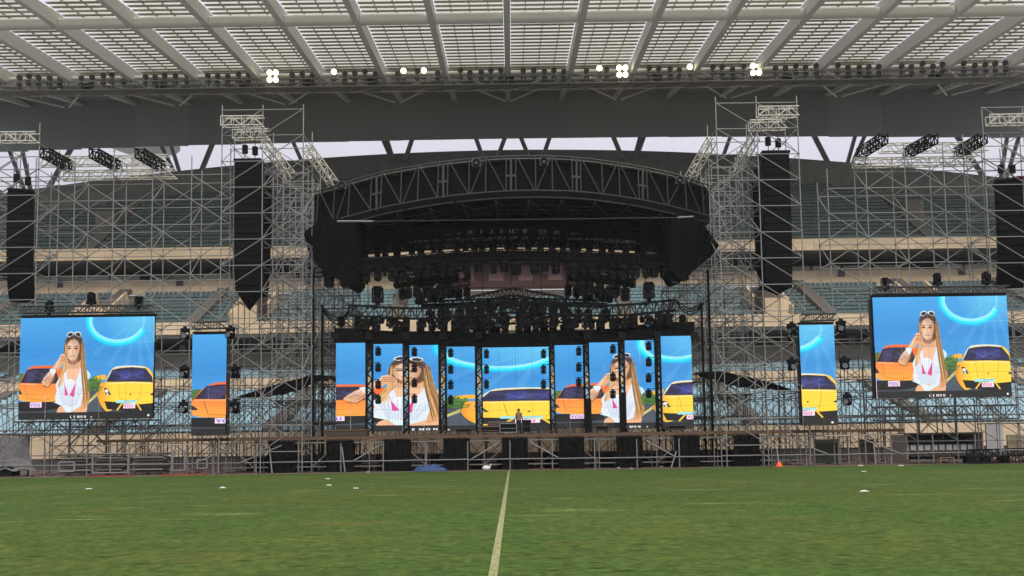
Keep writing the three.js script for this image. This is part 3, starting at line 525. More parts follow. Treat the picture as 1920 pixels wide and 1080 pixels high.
// ------------------------------------------------------------------ arched stage roof
const lerpTab = (tab, x) => { for (let i = 0; i + 1 < tab.length; i++) if (x <= tab[i + 1][0]) { const f = (x - tab[i][0]) / (tab[i + 1][0] - tab[i][0]), a = tab[Math.max(0, i - 1)][1], b = tab[i][1], c = tab[i + 1][1], d = tab[Math.min(tab.length - 1, i + 2)][1]; return b + 0.5 * f * (c - a + f * (2 * a - 5 * b + 4 * c - d + f * (3 * (b - c) + d - a))); } return tab[tab.length - 1][1]; };
{
  const topT = [[583, 361], [640, 344], [720, 322], [835, 303], [955, 293], [1075, 295], [1190, 310], [1265, 326], [1338, 348]], botT = [[583, 426], [635, 410], [720, 388], [830, 369], [955, 358], [1080, 359], [1190, 372], [1265, 388], [1338, 405]];
  const Dx = x => 58 + 2.6 * ((x - 960) / 378) ** 2;
  const rt = thing('stage_roof', 'black arched stage roof with lattice front truss and cloth skin', 'stage roof', W(960, 358, 58));
  const xs = []; for (let x = 583; x <= 1338.5; x += 755 / 48) xs.push(x);
  const P = (x, y, dz = 0) => { const p = W(x, y, Dx(x)); p.z -= dz; return p; };
  const topAt = x => lerpTab(topT, x), botAt = x => lerpTab(botT, x);
  // chords
  for (const [f, dz] of [[topAt, 0], [botAt, 0], [x => botAt(x) + 6, 0.9], [topAt, 0.9]]) for (let i = 0; i + 6 <= 48; i += 6) put(rt, merged(xs.slice(i, i + 6).map((x, k) => tubeGeo(P(x, f(x), dz), P(xs[i + k + 1], f(xs[i + k + 1]), dz), 0.055)), M.blackTruss), 'chord');
  // verticals in pairs and slanted members
  const vs = [597, 628, 656, 697, 716, 753, 785, 822, 840, 880, 911, 949, 967, 1004, 1035, 1072, 1088, 1128, 1160, 1196, 1212, 1250, 1284, 1316];
  const mem = (x0, f0, x1, f1, r) => put(rt, tube(P(x0, f0(x0)), P(x1, f1(x1)), r, M.blackTruss), 'web_member');
  vs.forEach((x, i) => {
    mem(x, topAt, x + (960 - x) * -0.012, botAt, 0.045);
    if (i % 4 === 3 && i + 1 < vs.length) { const x2 = vs[i + 1] ?? x; put(rt, tube(P(x + 9, topAt(x) + 2), P(x + 9, botAt(x)), 0.09, M.blackTruss), 'mast'); put(rt, beam(P(x, (topAt(x) + botAt(x)) / 2 + 4), P(x2, (topAt(x2) + botAt(x2)) / 2 + 4), 0.12, 0.12, M.blackTruss), 'mast_bracket'); }
    else if (i + 1 < vs.length) (i % 2 ? mem(x + 2, botAt, vs[i + 1] - 2, topAt, 0.04) : mem(x + 2, topAt, vs[i + 1] - 2, botAt, 0.04));
  });
  // black skin behind the truss, roof sheet and ceiling that run back over the stage
  const fold = i => 0.12 * Math.sin(i * 2.1) + 0.08 * Math.sin(i * 5.3);
  put(rt, new THREE.Mesh(slab(xs.map((x, i) => P(x, topAt(x) + 1, 1.0 + fold(i))), xs.map((x, i) => P(x, botAt(x) + 8, 1.0 + fold(i + 3))), v3(0, 0, -0.05)), M.cloth), 'cloth_skin');
  const crown = xs.map(x => P(x, topAt(x), 0.6)), back = xs.map(x => { const p = P(x, topAt(x), 0); return v3(p.x * 0.96, p.y - 1.0, -73); });
  put(rt, new THREE.Mesh(slab(crown, back, v3(0, 0.06, 0)), M.wallCladding), 'roof_sheet');
  const c1 = xs.map(x => P(x, botAt(x) + 7, 1.0)), c2 = xs.map(x => { const p = P(x, botAt(x), 0); return v3(p.x * 0.96, p.y + 0.3, -65.5); }), c3 = xs.map(x => { const p = P(x, topAt(x), 0); return v3(p.x * 0.96, p.y - 1.1, -73); });
  put(rt, new THREE.Mesh(slab(c1, c2, v3(0, 0.05, 0)), M.cloth), 'ceiling_cloth');
  put(rt, new THREE.Mesh(slab(c2, c3, v3(0, 0.05, 0)), M.cloth), 'ceiling_cloth');
  const hem = [[583, 492], [640, 478], [720, 464], [830, 441], [900, 430], [960, 426], [1020, 429], [1100, 440], [1200, 455], [1338, 482]];
  for (let i = 0; i < 48; i += 6) { const q = xs.slice(i, i + 7); put(rt, new THREE.Mesh(slab(q.map((x, k) => { const p = W(x, lerpTab(hem, x), 65.3); p.z += 0.12 * Math.sin((i + k) * 1.7); return p; }), q.map((x, k) => { const p = P(x, botAt(x), 0); return v3(W(x, 420, 65.3).x, p.y + 0.3, -65.3 + 0.1 * Math.sin((i + k) * 1.7)); }), v3(0, 0, -0.04)), M.cloth), 'cloth_border'); }
  put(rt, tube(W(632, 415, 57.8), W(700, 415, 57.8), 0.07, M.galv), 'tie_rod'); put(rt, tube(W(700, 415, 57.8), W(1270, 408, 57.8), 0.03, M.blackTruss), 'tie_rod'); put(rt, tube(W(1270, 408, 57.8), W(1300, 406, 57.8), 0.06, M.galv), 'tie_rod');
  // fans / hoists on the arch
  for (const [x, y] of [[893, 304], [1020, 302], [640, 347], [1275, 337]]) { const c = W(x, y, Dx(x) - 0.3), ring = new THREE.Mesh(new THREE.TorusGeometry(0.2, 0.06, 6, 14), M.blackMetal); ring.position.copy(c); put(rt, ring, 'pulley_ring'); put(rt, box(c.x, c.y, c.z - 0.15, 0.62, 0.55, 0.2, M.blackTruss), 'pulley_plate'); }
  // side wings of draped cloth
  const wing = (x0, x1, topW, botW, D) => {                 // cloth gathered in uneven folds, wrapped round to the side and the top
    const nc = 30, nr = 9, rowsW = [], fz = (c, r) => 0.16 * Math.sin(c * 1.25 + r * 0.55) + 0.12 * Math.sin(c * 2.9 - r * 0.8 + x0) + 0.2 * Math.sin(c * 0.42 + r * 0.3 + 1);
    for (let r = 0; r <= nr; r++) { const row = []; for (let c = 0; c <= nc; c++) { const x = x0 + (x1 - x0) * c / nc, y = lerpTab(topW, x) + (lerpTab(botW, x) - lerpTab(topW, x)) * r / nr, p = W(x, y, D); p.z += fz(c, r) * Math.sin(Math.PI * (0.15 + 0.7 * r / nr)); row.push(p); } rowsW.push(row); }
    const push = q => q.map(p => v3(p.x * 0.985, p.y + 0.2, p.z - 3.4)), gs = [];
    for (let r = 0; r < nr; r++) gs.push(quadStrip(rowsW[r], rowsW[r + 1]));
    gs.push(quadStrip(push(rowsW[0]), rowsW[0]), quadStrip(rowsW[nr], push(rowsW[nr])));
    for (const c of [0, nc]) { const col = rowsW.map(q => q[c]); gs.push(quadStrip(col, push(col))); }
    put(rt, new THREE.Mesh(mergeGeometries(gs), M.cloth), 'side_drape');
  };
  wing(572, 664, [[572, 434], [596, 416], [640, 409], [664, 412]], [[572, 450], [580, 480], [606, 508], [636, 524], [654, 540], [664, 528]], 59.5);
  wing(1258, 1346, [[1258, 410], [1298, 404], [1322, 424], [1346, 456]], [[1258, 506], [1278, 527], [1300, 508], [1332, 482], [1346, 466]], 59.5);
  // ribs and purlins that show faintly under the ceiling
  for (let i = 2; i <= 46; i += 4) { put(rt, tube(c1[i].clone().add(v3(0, -0.12, 0)), c2[i].clone().add(v3(0, -0.12, 0)), 0.07, M.blackTruss), 'ceiling_rib'); if (i < 46) put(rt, tube(c1[i].clone().add(v3(0, -0.16, 0)), c2[i + 4].clone().add(v3(0, -0.16, 0)), 0.04, M.blackTruss), 'ceiling_brace'); }
  for (const f of [0.25, 0.5, 0.75]) for (let i = 2; i < 46; i += 4) put(rt, tube(c1[i].clone().lerp(c2[i], f).add(v3(0, -0.14, 0)), c1[i + 4].clone().lerp(c2[i + 4], f).add(v3(0, -0.14, 0)), 0.05, M.blackTruss), 'ceiling_purlin');
}

// ------------------------------------------------------------------ moving head lights and the trusses that carry them
const headGeo = (() => {
  const head = new THREE.LatheGeometry([[0.02, -0.27], [0.13, -0.26], [0.17, -0.12], [0.17, 0.1], [0.2, 0.2], [0.17, 0.22], [0, 0.22]].map(p => new THREE.Vector2(...p)), 10);
  const yoke = mergeGeometries([boxGeo(-0.21, -0.05, 0, 0.06, 0.42, 0.16), boxGeo(0.21, -0.05, 0, 0.06, 0.42, 0.16), boxGeo(0, 0.16, 0, 0.48, 0.06, 0.18)]);
  return { head, yoke, base: new THREE.BoxGeometry(0.46, 0.16, 0.34), clamp: new THREE.BoxGeometry(0.2, 0.14, 0.1) };
})();
const lensDisc = new THREE.CircleGeometry(0.15, 12);
function movingHead(p, label, group, k = 1, upside = false, tilt = rr(-0.7, 0.4)) {
  const t = thing('moving_head_light', label, 'stage light', p, group); t.scale.setScalar(k); t.rotation.set(upside ? Math.PI : 0, rr(-0.6, 0.6), 0);
  const add = (g, m, n, y, par = t) => { const o = new THREE.Mesh(g, m); o.name = n; o.position.y = y; shade(o); par.add(o); return o; };
  add(headGeo.clamp, M.blackMetal, 'clamp', -0.06); add(headGeo.base, M.blackMetal, 'base', -0.2); add(headGeo.yoke, M.black, 'yoke', -0.46);
  const h = add(headGeo.head, M.black, 'head', -0.58); h.rotation.x = Math.PI + tilt;
  const l = add(lensDisc, M.lens, 'lens', 0.225, h); l.rotation.x = -Math.PI / 2;
  return t;
}
{
  const rig = (label, ptsPx, D, w, h, nHeads, headLabel, { k = 1, below = true, Dm, lace = 0.42, jitter = 0, band = 0 } = {}) => {
    const mid = (ptsPx.length - 1) / 2, pts = ptsPx.map(([x, y], i) => W(x, y, Dm === undefined ? D : D + (Dm - D) * (1 - ((i - mid) / mid) ** 2)));
    const tr = truss('lighting_truss', label, 'truss', pts, w, h, M.blackMetal, { n: 20, r: 0.045, lace, lr: lace < 0.2 ? 0.04 : 0.026 });
    if (band) { const q = smoothPath(pts, 40); for (let i = 0; i < 40; i += 5) put(tr, new THREE.Mesh(slab(q.slice(i, i + 6).map((p, n) => v3(p.x, p.y - band / 2 - 0.05 * Math.sin((n + i) * 2.3), p.z - w / 2 - 0.08 + 0.03 * Math.sin(n + i))), q.slice(i, i + 6).map((p, n) => v3(p.x, p.y + band / 2, p.z - w / 2 - 0.08)), v3(0, 0, -0.03)), M.cloth), 'cloth_band'); }
    const c = pts.length > 2 ? new THREE.CatmullRomCurve3(pts) : new THREE.LineCurve3(pts[0], pts[1]);
    for (let i = 0; i < nHeads; i++) { const p = c.getPoint((i + 0.5 + rr(-0.32, 0.32)) / nHeads); p.y -= 0.12 * rnd(); p.y += below ? -h / 2 - jitter * rnd() : h / 2; p.z += rr(-0.2, 0.25); movingHead(p, `${headLabel}, ${ord(i + 1)} from the left`, headLabel, k * rr(0.9, 1.15), !below); }
  };
  rig('curved lower lighting truss along the front of the stage roof', [[606, 503], [720, 492], [840, 482], [960, 477], [1080, 480], [1200, 486], [1298, 494]], 60, 0.6, 0.65, 30, 'stage light on the curved lower truss', { Dm: 62, k: 1.25, band: 0.75 });
  rig('curved upper lighting truss inside the stage roof', [[650, 457], [760, 447], [860, 441], [960, 438], [1060, 440], [1160, 443], [1262, 450]], 63, 0.6, 0.95, 30, 'stage light on the curved upper truss', { Dm: 65, k: 1.0, band: 0.25, lace: 0.26 });
  rig('slim ladder truss between the two curved trusses of the stage roof', [[640, 474], [760, 465], [860, 460], [960, 457], [1060, 458], [1160, 462], [1270, 469]], 63.4, 0.5, 0.42, 0, '', { Dm: 65.4, lace: 0.17 });
  rig('topmost inner lighting truss under the ceiling of the stage roof', [[700, 428], [830, 424], [960, 421], [1090, 423], [1220, 424]], 66, 0.5, 0.5, 26, 'stage light on the topmost inner truss', { Dm: 68, k: 0.95 });
  rig('long mid-height lighting truss above the stage screens', [[655, 582], [770, 588], [880, 584], [960, 576], [1050, 580], [1160, 582], [1266, 572]], 60, 0.6, 0.75, 30, 'stage light on the long mid-height truss', { k: 1.15, Dm: 61.5 });
  rig('small arched truss at the centre of the rig', [[872, 566], [920, 555], [960, 548], [1010, 555], [1066, 566]], 63, 0.6, 0.5, 12, 'stage light on the small arched centre truss', { k: 1.15 });
  rig('short straight truss below the arched centre truss', [[850, 598], [960, 601], [1082, 598]], 62.4, 0.6, 0.45, 14, 'stage light on the short straight centre truss', { k: 1.1 });
  rig('short stepped truss, upper one on the left of the rig', [[738, 512], [880, 500]], 64, 0.6, 0.5, 9, 'stage light under the upper stepped truss on the left', { k: 1.1 });
  rig('short stepped truss, lower one on the left of the rig', [[782, 541], [882, 528]], 66, 0.6, 0.5, 7, 'stage light under the lower stepped truss on the left', { k: 1.1 });
  rig('short stepped truss, upper one on the right of the rig', [[1060, 498], [1190, 510]], 64, 0.6, 0.5, 9, 'stage light under the upper stepped truss on the right', { k: 1.1 });
  rig('short stepped truss, lower one on the right of the rig', [[1062, 527], [1152, 538]], 66, 0.6, 0.5, 7, 'stage light under the lower stepped truss on the right', { k: 1.1 });
  rig('short truss filling the gap under the upper stepped truss on the left', [[742, 532], [850, 520]], 62.4, 0.6, 0.5, 6, 'stage light under the gap-filling truss on the left', { k: 1.2, band: 0.3 });
  rig('short truss filling the gap under the upper stepped truss on the right', [[1080, 517], [1186, 530]], 62.4, 0.6, 0.5, 6, 'stage light under the gap-filling truss on the right', { k: 1.2, band: 0.3 });
  rig('low truss crossing behind the arched centre truss', [[790, 572], [960, 566], [1140, 570]], 64.5, 0.6, 0.5, 16, 'stage light under the low truss behind the centre arch', { k: 1.2, band: 0.3 });
  // small par lamps filling the rig
  const nPar = {};
  const can = new THREE.LatheGeometry([[0.03, -0.2], [0.1, -0.18], [0.13, 0], [0.13, 0.18], [0.12, 0.18], [0.1, 0]].map(p => new THREE.Vector2(...p)), 8), yk = mergeGeometries([boxGeo(-0.15, 0.1, 0, 0.02, 0.3, 0.04), boxGeo(0.15, 0.1, 0, 0.02, 0.3, 0.04), boxGeo(0, 0.26, 0, 0.32, 0.02, 0.04)]);
  const par = (x, y, D, label) => { const t = thing('par_lamp', `${label}, ${ord(nPar[label] = (nPar[label] ?? 0) + 1)} from ${label.endsWith('left') ? 'the centre' : label.endsWith('right') ? 'the centre' : 'the left'}`, 'stage light', W(x, y, D), label); t.scale.setScalar(1.3); const a = new THREE.Mesh(can, M.black), b = new THREE.Mesh(yk, M.blackMetal); a.name = 'can'; b.name = 'yoke'; a.rotation.x = rr(1.9, 2.7); shade(a); shade(b); t.add(a, b); };
  for (let i = 0; i < 26; i++) { const f = i / 25, x = 668 + 590 * f; par(x, 470 - 22 * Math.sin(Math.PI * f) + rr(-2, 2), 62.6 + 2 * Math.sin(Math.PI * f), 'small par lamp between the two curved trusses'); }
  for (let i = 0; i < 26; i++) { const f = i / 25, x = 670 + 580 * f; par(x, 604 + rr(-4, 3) - 6 * Math.abs(f - 0.5), 61.4, 'small par lamp just above the screen header'); }
  for (let i = 0; i < 14; i++) { const s = i < 7 ? -1 : 1, k = i % 7; par(962 + s * (105 + k * 15), 545 + k % 3 * 9 + rr(-3, 3), 63, `par lamp beside the arched centre truss on the ${s < 0 ? 'left' : 'right'}`); }
  for (let i = 0; i < 22; i++) { const x = 640 + i * 30.5, y = 614 - 6 * Math.abs(i - 10.5) / 10.5; movingHead(W(x, y + 6, 60.6), `black stage light standing on the screen header, ${ord(i + 1)} from the left`, 'black stage light standing on the header above the screens', 1.05, true); }
  for (const [x, y, w] of [[708, 548, 'left'], [1217, 540, 'right']]) movingHead(W(x, y + 24, 60), `black spotlight standing up on the ${w} half of the mid-height truss`, null, 1.7, true, 0.2);
  // hoist chains from the roof to the trusses
  for (const [x, y0, y1, D] of [[785, 400, 578, 61], [848, 365, 480, 61], [958, 360, 545, 62.5], [1065, 362, 480, 61], [1130, 372, 478, 61], [690, 415, 575, 60.5], [1210, 400, 575, 60.5], [905, 430, 560, 63], [1015, 430, 560, 63]]) { const m = tube(W(x, y0, D), W(x, y1, D), 0.03, M.blackMetal); m.name = numbered('hoist_chain'); shade(m); tag(m, `thin hoist chain under the stage roof, ${ord([690, 785, 848, 905, 958, 1015, 1065, 1130, 1210].indexOf(x) + 1)} from the left`, 'chain', 'hoist chains under the stage roof'); scene.add(m); }
  // sagging cable looms at the ends of the mid-height truss
  for (const [pts, w] of [[[[602, 574], [618, 592], [634, 600], [646, 594], [657, 576]], 'left'], [[[1320, 566], [1306, 578], [1292, 582], [1278, 574], [1266, 562]], 'right']]) {
    const base = W(pts[0][0], pts[0][1], 60), t = thing('cable_loom', `black cables sagging between a pole and the mid-height truss on the ${w}`, 'cable', base);
    for (let k = 0; k < 3; k++) put(t, new THREE.Mesh(new THREE.TubeGeometry(new THREE.CatmullRomCurve3(pts.map(([x, y], i) => W(x, y + (i && i < 4 ? k * 5 - 3 : 0), 60 + k * 0.08))), 20, 0.045, 5), M.black), 'cable');
  }
  for (const [x, w] of [[587, 'outer pole on the left'], [604, 'inner pole on the left'], [1319, 'inner pole on the right'], [1333, 'outer pole on the right']]) {
    const p = W(x, 700, 60); p.y = 0; const t = thing('stage_pole', `black vertical stage pole beside the screens, ${w}`, 'pole', p);
    put(t, tube(p, v3(p.x, yOf(x, x === 587 || x === 1333 ? 505 : 572, 60), p.z), 0.09, M.black), 'shaft'); put(t, box(p.x, 0.05, p.z, 0.6, 0.1, 0.6, M.blackMetal), 'foot');
  }
  const coil = new THREE.Mesh(new THREE.TorusGeometry(0.4, 0.05, 6, 20), M.black); coil.position.copy(W(597, 511, 60)); coil.name = 'cable_coil'; shade(coil); tag(coil, 'round black cable coil hung at the top of the outer left pole', 'cable'); scene.add(coil);
}
// ------------------------------------------------------------------ the picture on the LED screens, drawn in the picture's own units (1225 x 940)
const adTexture = (() => {
  const c = document.createElement('canvas'); c.width = 1225; c.height = 940; const x = c.getContext('2d');
  x.translate(-95, -80);
  const poly = (col, ...p) => { x.fillStyle = col; x.beginPath(); x.moveTo(p[0], p[1]); for (let i = 2; i < p.length; i += 2) x.lineTo(p[i], p[i + 1]); x.closePath(); x.fill(); };
  const curve = (col, p, close = true) => { x.fillStyle = col; x.beginPath(); x.moveTo(p[0], p[1]); let i = 2; for (; i + 3 < p.length; i += 4) x.quadraticCurveTo(p[i], p[i + 1], p[i + 2], p[i + 3]); if (close) x.closePath(); x.fill(); };
  const oval = (col, cx, cy, rx, ry, rot = 0) => { x.fillStyle = col; x.beginPath(); x.ellipse(cx, cy, rx, ry, rot, 0, 7); x.fill(); };
  const line = (col, w, ...p) => { x.strokeStyle = col; x.lineWidth = w; x.lineCap = 'round'; x.beginPath(); x.moveTo(p[0], p[1]); for (let i = 2; i < p.length; i += 2) x.lineTo(p[i], p[i + 1]); x.stroke(); };
  let g = x.createLinearGradient(0, 80, 0, 700); g.addColorStop(0, '#45a4e4'); g.addColorStop(0.5, '#368fd6'); g.addColorStop(1, '#439bde'); x.fillStyle = g; x.fillRect(95, 80, 1225, 940);
  // bright sky corner, rays and the ring of light
  for (let k = 0; k < 12; k++) { x.fillStyle = 'rgba(120,225,255,0.05)'; x.beginPath(); x.arc(1190, 80, 60 + k * 24, 0, 7); x.fill(); }
  for (const a of [1.2, 1.45, 1.75, 2.05, 2.4]) { x.fillStyle = 'rgba(190,240,255,0.10)'; x.beginPath(); x.moveTo(1175, 90); x.lineTo(1175 + 520 * Math.cos(a), 90 + 520 * Math.sin(a)); x.lineTo(1175 + 520 * Math.cos(a + 0.1), 90 + 520 * Math.sin(a + 0.1)); x.fill(); }
  x.lineCap = 'butt';
  for (const [w, col, d] of [[90, 'rgba(0,200,255,0.22)', 12], [66, 'rgba(0,225,255,0.4)', 12], [44, 'rgba(20,240,255,0.65)', 12], [20, 'rgba(140,250,255,0.8)', 4], [9, 'rgba(255,225,235,0.75)', -12]]) { x.strokeStyle = col; x.lineWidth = w; x.beginPath(); x.ellipse(982, 118, 246 + d, 190 + d, 0.05, 0.35, 3.45); x.stroke(); }
  for (const [w, col] of [[30, 'rgba(90,220,255,0.3)'], [12, 'rgba(150,240,255,0.45)']]) { x.strokeStyle = col; x.lineWidth = w; x.beginPath(); x.ellipse(982, 118, 246, 190, 0.05, -0.3, 0.4); x.stroke(); }
  // hills, road
  curve('#5d8a3c', [700, 760, 740, 630, 800, 620, 850, 640, 870, 760]); curve('#4b7431', [80, 620, 120, 560, 160, 620, 160, 700, 80, 700]);
  poly('#3f4a52', 80, 860, 400, 830, 760, 760, 860, 740, 1330, 860, 1330, 1020, 80, 1020); poly('#4a5560', 700, 800, 830, 760, 850, 960, 700, 960);
  line('#f2e24a', 9, 735, 860, 812, 782); line('#e9e2a0', 6, 725, 880, 815, 800); curve('#406b2c', [720, 740, 770, 660, 830, 690, 840, 740, 820, 770]);
  // orange car
  curve('#ef6a2a', [100, 690, 150, 545, 210, 528, 330, 515, 440, 530, 520, 560, 560, 700]);
  poly('#241f33', 106, 678, 162, 562, 220, 548, 420, 548, 470, 690, 300, 692); poly('rgba(90,90,150,0.35)', 165, 575, 260, 558, 230, 680, 150, 678);
  g = x.createLinearGradient(0, 690, 0, 850); g.addColorStop(0, '#f58236'); g.addColorStop(1, '#ffa93c'); curve(g, [62, 705, 110, 672, 200, 684, 400, 690, 520, 690, 520, 800, 510, 850, 300, 862, 140, 848, 60, 835, 62, 705]);
  curve('#1e1a20', [62, 722, 110, 735, 124, 782, 80, 790, 62, 770]); oval('#e8f0ff', 74, 765, 14, 14); curve('#17161a', [70, 850, 300, 866, 520, 852, 520, 960, 90, 940]);
  x.fillStyle = '#ffd9e6'; x.fillRect(200, 858, 108, 50); x.fillStyle = '#5b6fd0'; x.font = 'bold 46px sans-serif'; x.fillText('YOU', 204, 902); oval('#f06a3a', 70, 935, 16, 22);
  // yellow car
  curve('#f6c83a', [880, 690, 925, 545, 990, 540, 1120, 525, 1240, 545, 1320, 560, 1330, 690]); curve('#f0ecd0', [905, 640, 930, 548, 985, 540, 1120, 524, 1245, 546, 1240, 556, 1240, 556, 1110, 538, 985, 556, 945, 562, 915, 650]);
  poly('#27264a', 890, 680, 945, 568, 1010, 556, 1120, 548, 1250, 560, 1312, 640, 1318, 690, 1100, 684); poly('rgba(70,80,190,0.4)', 1020, 580, 1110, 570, 1090, 660, 1010, 660); poly('rgba(70,80,190,0.3)', 1150, 575, 1240, 580, 1230, 660, 1150, 660);
  curve('#f5b22e', [790, 640, 810, 612, 880, 615, 895, 630, 880, 660, 830, 662, 800, 655]);
  g = x.createLinearGradient(820, 0, 960, 0); g.addColorStop(0, '#f59a26'); g.addColorStop(1, '#ffd838'); curve(g, [835, 690, 1060, 672, 1320, 690, 1330, 800, 1318, 890, 1180, 905, 1130, 880, 1000, 860, 960, 880, 1000, 940, 900, 952, 830, 900, 815, 800, 835, 690]);
  poly('#15151a', 872, 735, 905, 742, 938, 800, 890, 800); oval('#f4fbff', 897, 765, 15, 15); oval('#bfe8d8', 905, 790, 12, 9); poly('#15151a', 1290, 800, 1322, 785, 1322, 812);
  poly('#2a2410', 1107, 792, 1120, 792, 1120, 802, 1113, 808, 1107, 802);
  poly('#18171a', 878, 858, 985, 866, 1008, 912, 990, 940, 905, 932); curve('#1a191c', [990, 880, 1150, 900, 1320, 880, 1325, 960, 1320, 960, 1100, 962, 1000, 940]); line('#f7c43a', 15, 1040, 880, 998, 938); line('#f7c43a', 15, 1172, 880, 1212, 942);
  x.fillStyle = '#9fe6e8'; x.fillRect(985, 850, 190, 26); x.fillStyle = '#ffe1ec'; x.fillRect(1052, 880, 108, 46); x.fillStyle = '#d05b9a'; x.font = 'bold 42px sans-serif'; x.fillText('YOU', 1056, 920);
  // woman: hair behind, arm, face, shirt
  curve('#6b4526', [505, 520, 480, 320, 540, 240, 590, 205, 650, 250, 690, 340, 675, 560, 740, 760, 700, 900, 600, 700, 520, 700]);
  curve('#c98a4e', [440, 700, 470, 560, 520, 500, 560, 600, 520, 700, 470, 760, 440, 720]); curve('#d9914e', [620, 500, 690, 470, 668, 330, 700, 600, 745, 800, 740, 900, 690, 930, 640, 760]);
  curve('#e8b088', [530, 480, 590, 600, 650, 480, 650, 600, 690, 640, 590, 720, 470, 640]);
  curve('#dba47c', [548, 440, 590, 480, 622, 440, 620, 520, 665, 575, 590, 650, 505, 580, 552, 520, 548, 440]);
  curve('#f0c09a', [512, 340, 515, 470, 578, 480, 640, 460, 645, 340, 620, 275, 575, 272, 520, 290, 512, 340]); curve('#5a3a20', [505, 380, 500, 260, 590, 235, 670, 260, 660, 400, 640, 300, 590, 280, 530, 300, 505, 380]);
  oval('#241510', 548, 366, 17, 9); oval('#241510', 607, 368, 17, 9); line('#4a2c18', 7, 530, 345, 566, 350); line('#4a2c18', 7, 592, 352, 626, 346); line('#cf9468', 6, 580, 375, 576, 412, 585, 416); line('#b0524a', 10, 560, 438, 598, 438);
  x.lineWidth = 9; x.strokeStyle = '#e8f0f4'; for (const cx of [553, 625]) { x.fillStyle = '#22282e'; x.beginPath(); x.ellipse(cx, 238, 28, 20, cx < 590 ? -0.4 : 0.4, 0, 7); x.fill(); x.stroke(); } line('#e8f0f4', 9, 578, 226, 600, 226);
  curve('#e2e9f2', [430, 700, 470, 600, 545, 560, 590, 720, 640, 545, 700, 560, 745, 610, 740, 690, 700, 700, 705, 800, 660, 870, 560, 940, 460, 880, 410, 860, 440, 760]); curve('#cfe6f0', [690, 560, 745, 580, 748, 625, 735, 680, 690, 690]);
  curve('#f2bd98', [520, 555, 590, 545, 655, 555, 625, 640, 560, 800, 520, 700]); curve('#eef4f8', [520, 680, 570, 610, 615, 690, 590, 760, 560, 800, 530, 760]); poly('#f0338a', 510, 690, 548, 798, 515, 800); poly('#f0338a', 612, 680, 600, 815, 560, 800); line('#f48ab8', 4, 512, 690, 500, 640); line('#f48ab8', 4, 612, 680, 622, 620);
  curve('#edb389', [445, 955, 455, 880, 530, 890, 640, 900, 720, 870, 730, 930, 715, 955]); poly('#dfeef4', 415, 860, 470, 850, 560, 900, 580, 955, 530, 955, 500, 900); poly('#dbeaf2', 690, 850, 620, 880, 560, 910, 575, 955, 610, 930, 680, 890); curve('#e0a072', [690, 720, 735, 760, 730, 880, 715, 930, 660, 930, 700, 830]);
  curve('#e9b48c', [300, 680, 330, 600, 390, 560, 470, 420, 500, 415, 545, 470, 520, 500, 480, 500, 430, 560, 420, 640, 360, 725, 310, 715]); curve('#d9eef4', [370, 560, 400, 535, 430, 570, 425, 610, 395, 615]); line('#b9794e', 5, 470, 440, 520, 450); line('#b9794e', 5, 468, 462, 522, 470); line('#b9794e', 5, 470, 482, 516, 488);
  for (let k = 0; k < 9; k++) line(k % 2 ? 'rgba(240,190,110,0.7)' : 'rgba(120,70,35,0.6)', 5, 655 + k * 6, 420 + k * 12, 668 + k * 6, 640, 690 + k * 5, 860);
  for (let k = 0; k < 6; k++) line(k % 2 ? 'rgba(240,190,110,0.7)' : 'rgba(120,70,35,0.55)', 5, 530 - k * 6, 520, 490 - k * 5, 640, 465 - k * 3, 720);
  const q = (a, b) => a + (b - a) * rnd();
  for (let k = 0; k < 90; k++) { const a = q(0, 1), col = ['rgba(60,36,18,0.55)', 'rgba(214,160,96,0.5)', 'rgba(150,96,50,0.5)', 'rgba(245,200,130,0.4)'][k % 4]; line(col, 3, 652 + a * 30, q(300, 420), 660 + a * 44, q(500, 620), 690 + a * 50, q(720, 910)); if (k % 2) line(col, 3, 508 + a * 12, q(300, 380), 515 - a * 22, q(500, 560), 462 + a * 40, q(620, 730)); }
  for (let k = 0; k < 40; k++) line('rgba(60,36,18,0.4)', 3, 590 + q(-70, 70), q(215, 255), 590 + q(-90, 85), q(270, 330));
  g = x.createLinearGradient(512, 0, 646, 0); g.addColorStop(0, 'rgba(120,66,36,0.55)'); g.addColorStop(0.35, 'rgba(255,226,196,0.25)'); g.addColorStop(1, 'rgba(130,70,40,0.45)'); curve(g, [512, 340, 515, 470, 578, 480, 640, 460, 645, 340, 620, 275, 575, 272, 520, 290, 512, 340]);
  curve('rgba(110,58,34,0.5)', [520, 440, 560, 490, 585, 482, 630, 470, 640, 420, 640, 500, 600, 520, 550, 520, 530, 490]);
  for (let k = 0; k < 12; k++) { const a = k / 11; line('rgba(140,165,195,0.3)', 8, 455 + a * 230, 690 + 40 * Math.sin(a * 9), 560 + (a - 0.5) * 120, 890); }
  for (let k = 0; k < 14; k++) line('rgba(160,100,60,0.35)', 6, 320 + k * 7, q(640, 700), 350 + k * 8, q(600, 660));
  curve('#e3aa80', [440, 560, 455, 480, 470, 425, 485, 408, 512, 425, 548, 462, 538, 492, 505, 496, 485, 520, 462, 560, 440, 575]); for (const [a, b, c, d] of [[476, 440, 524, 448], [472, 460, 532, 470], [474, 480, 526, 488]]) line('#a8683f', 6, a, b, c, d); line('rgba(255,230,205,0.8)', 6, 468, 432, 500, 418);
  curve('rgba(70,42,22,0.75)', [505, 330, 520, 255, 590, 250, 660, 258, 668, 345, 640, 290, 590, 278, 530, 292, 505, 330]);
  line('rgba(130,76,44,0.6)', 14, 318, 712, 362, 722, 420, 640); line('rgba(255,228,200,0.7)', 10, 330, 640, 385, 580); line('rgba(255,228,200,0.7)', 8, 415, 560, 470, 450);
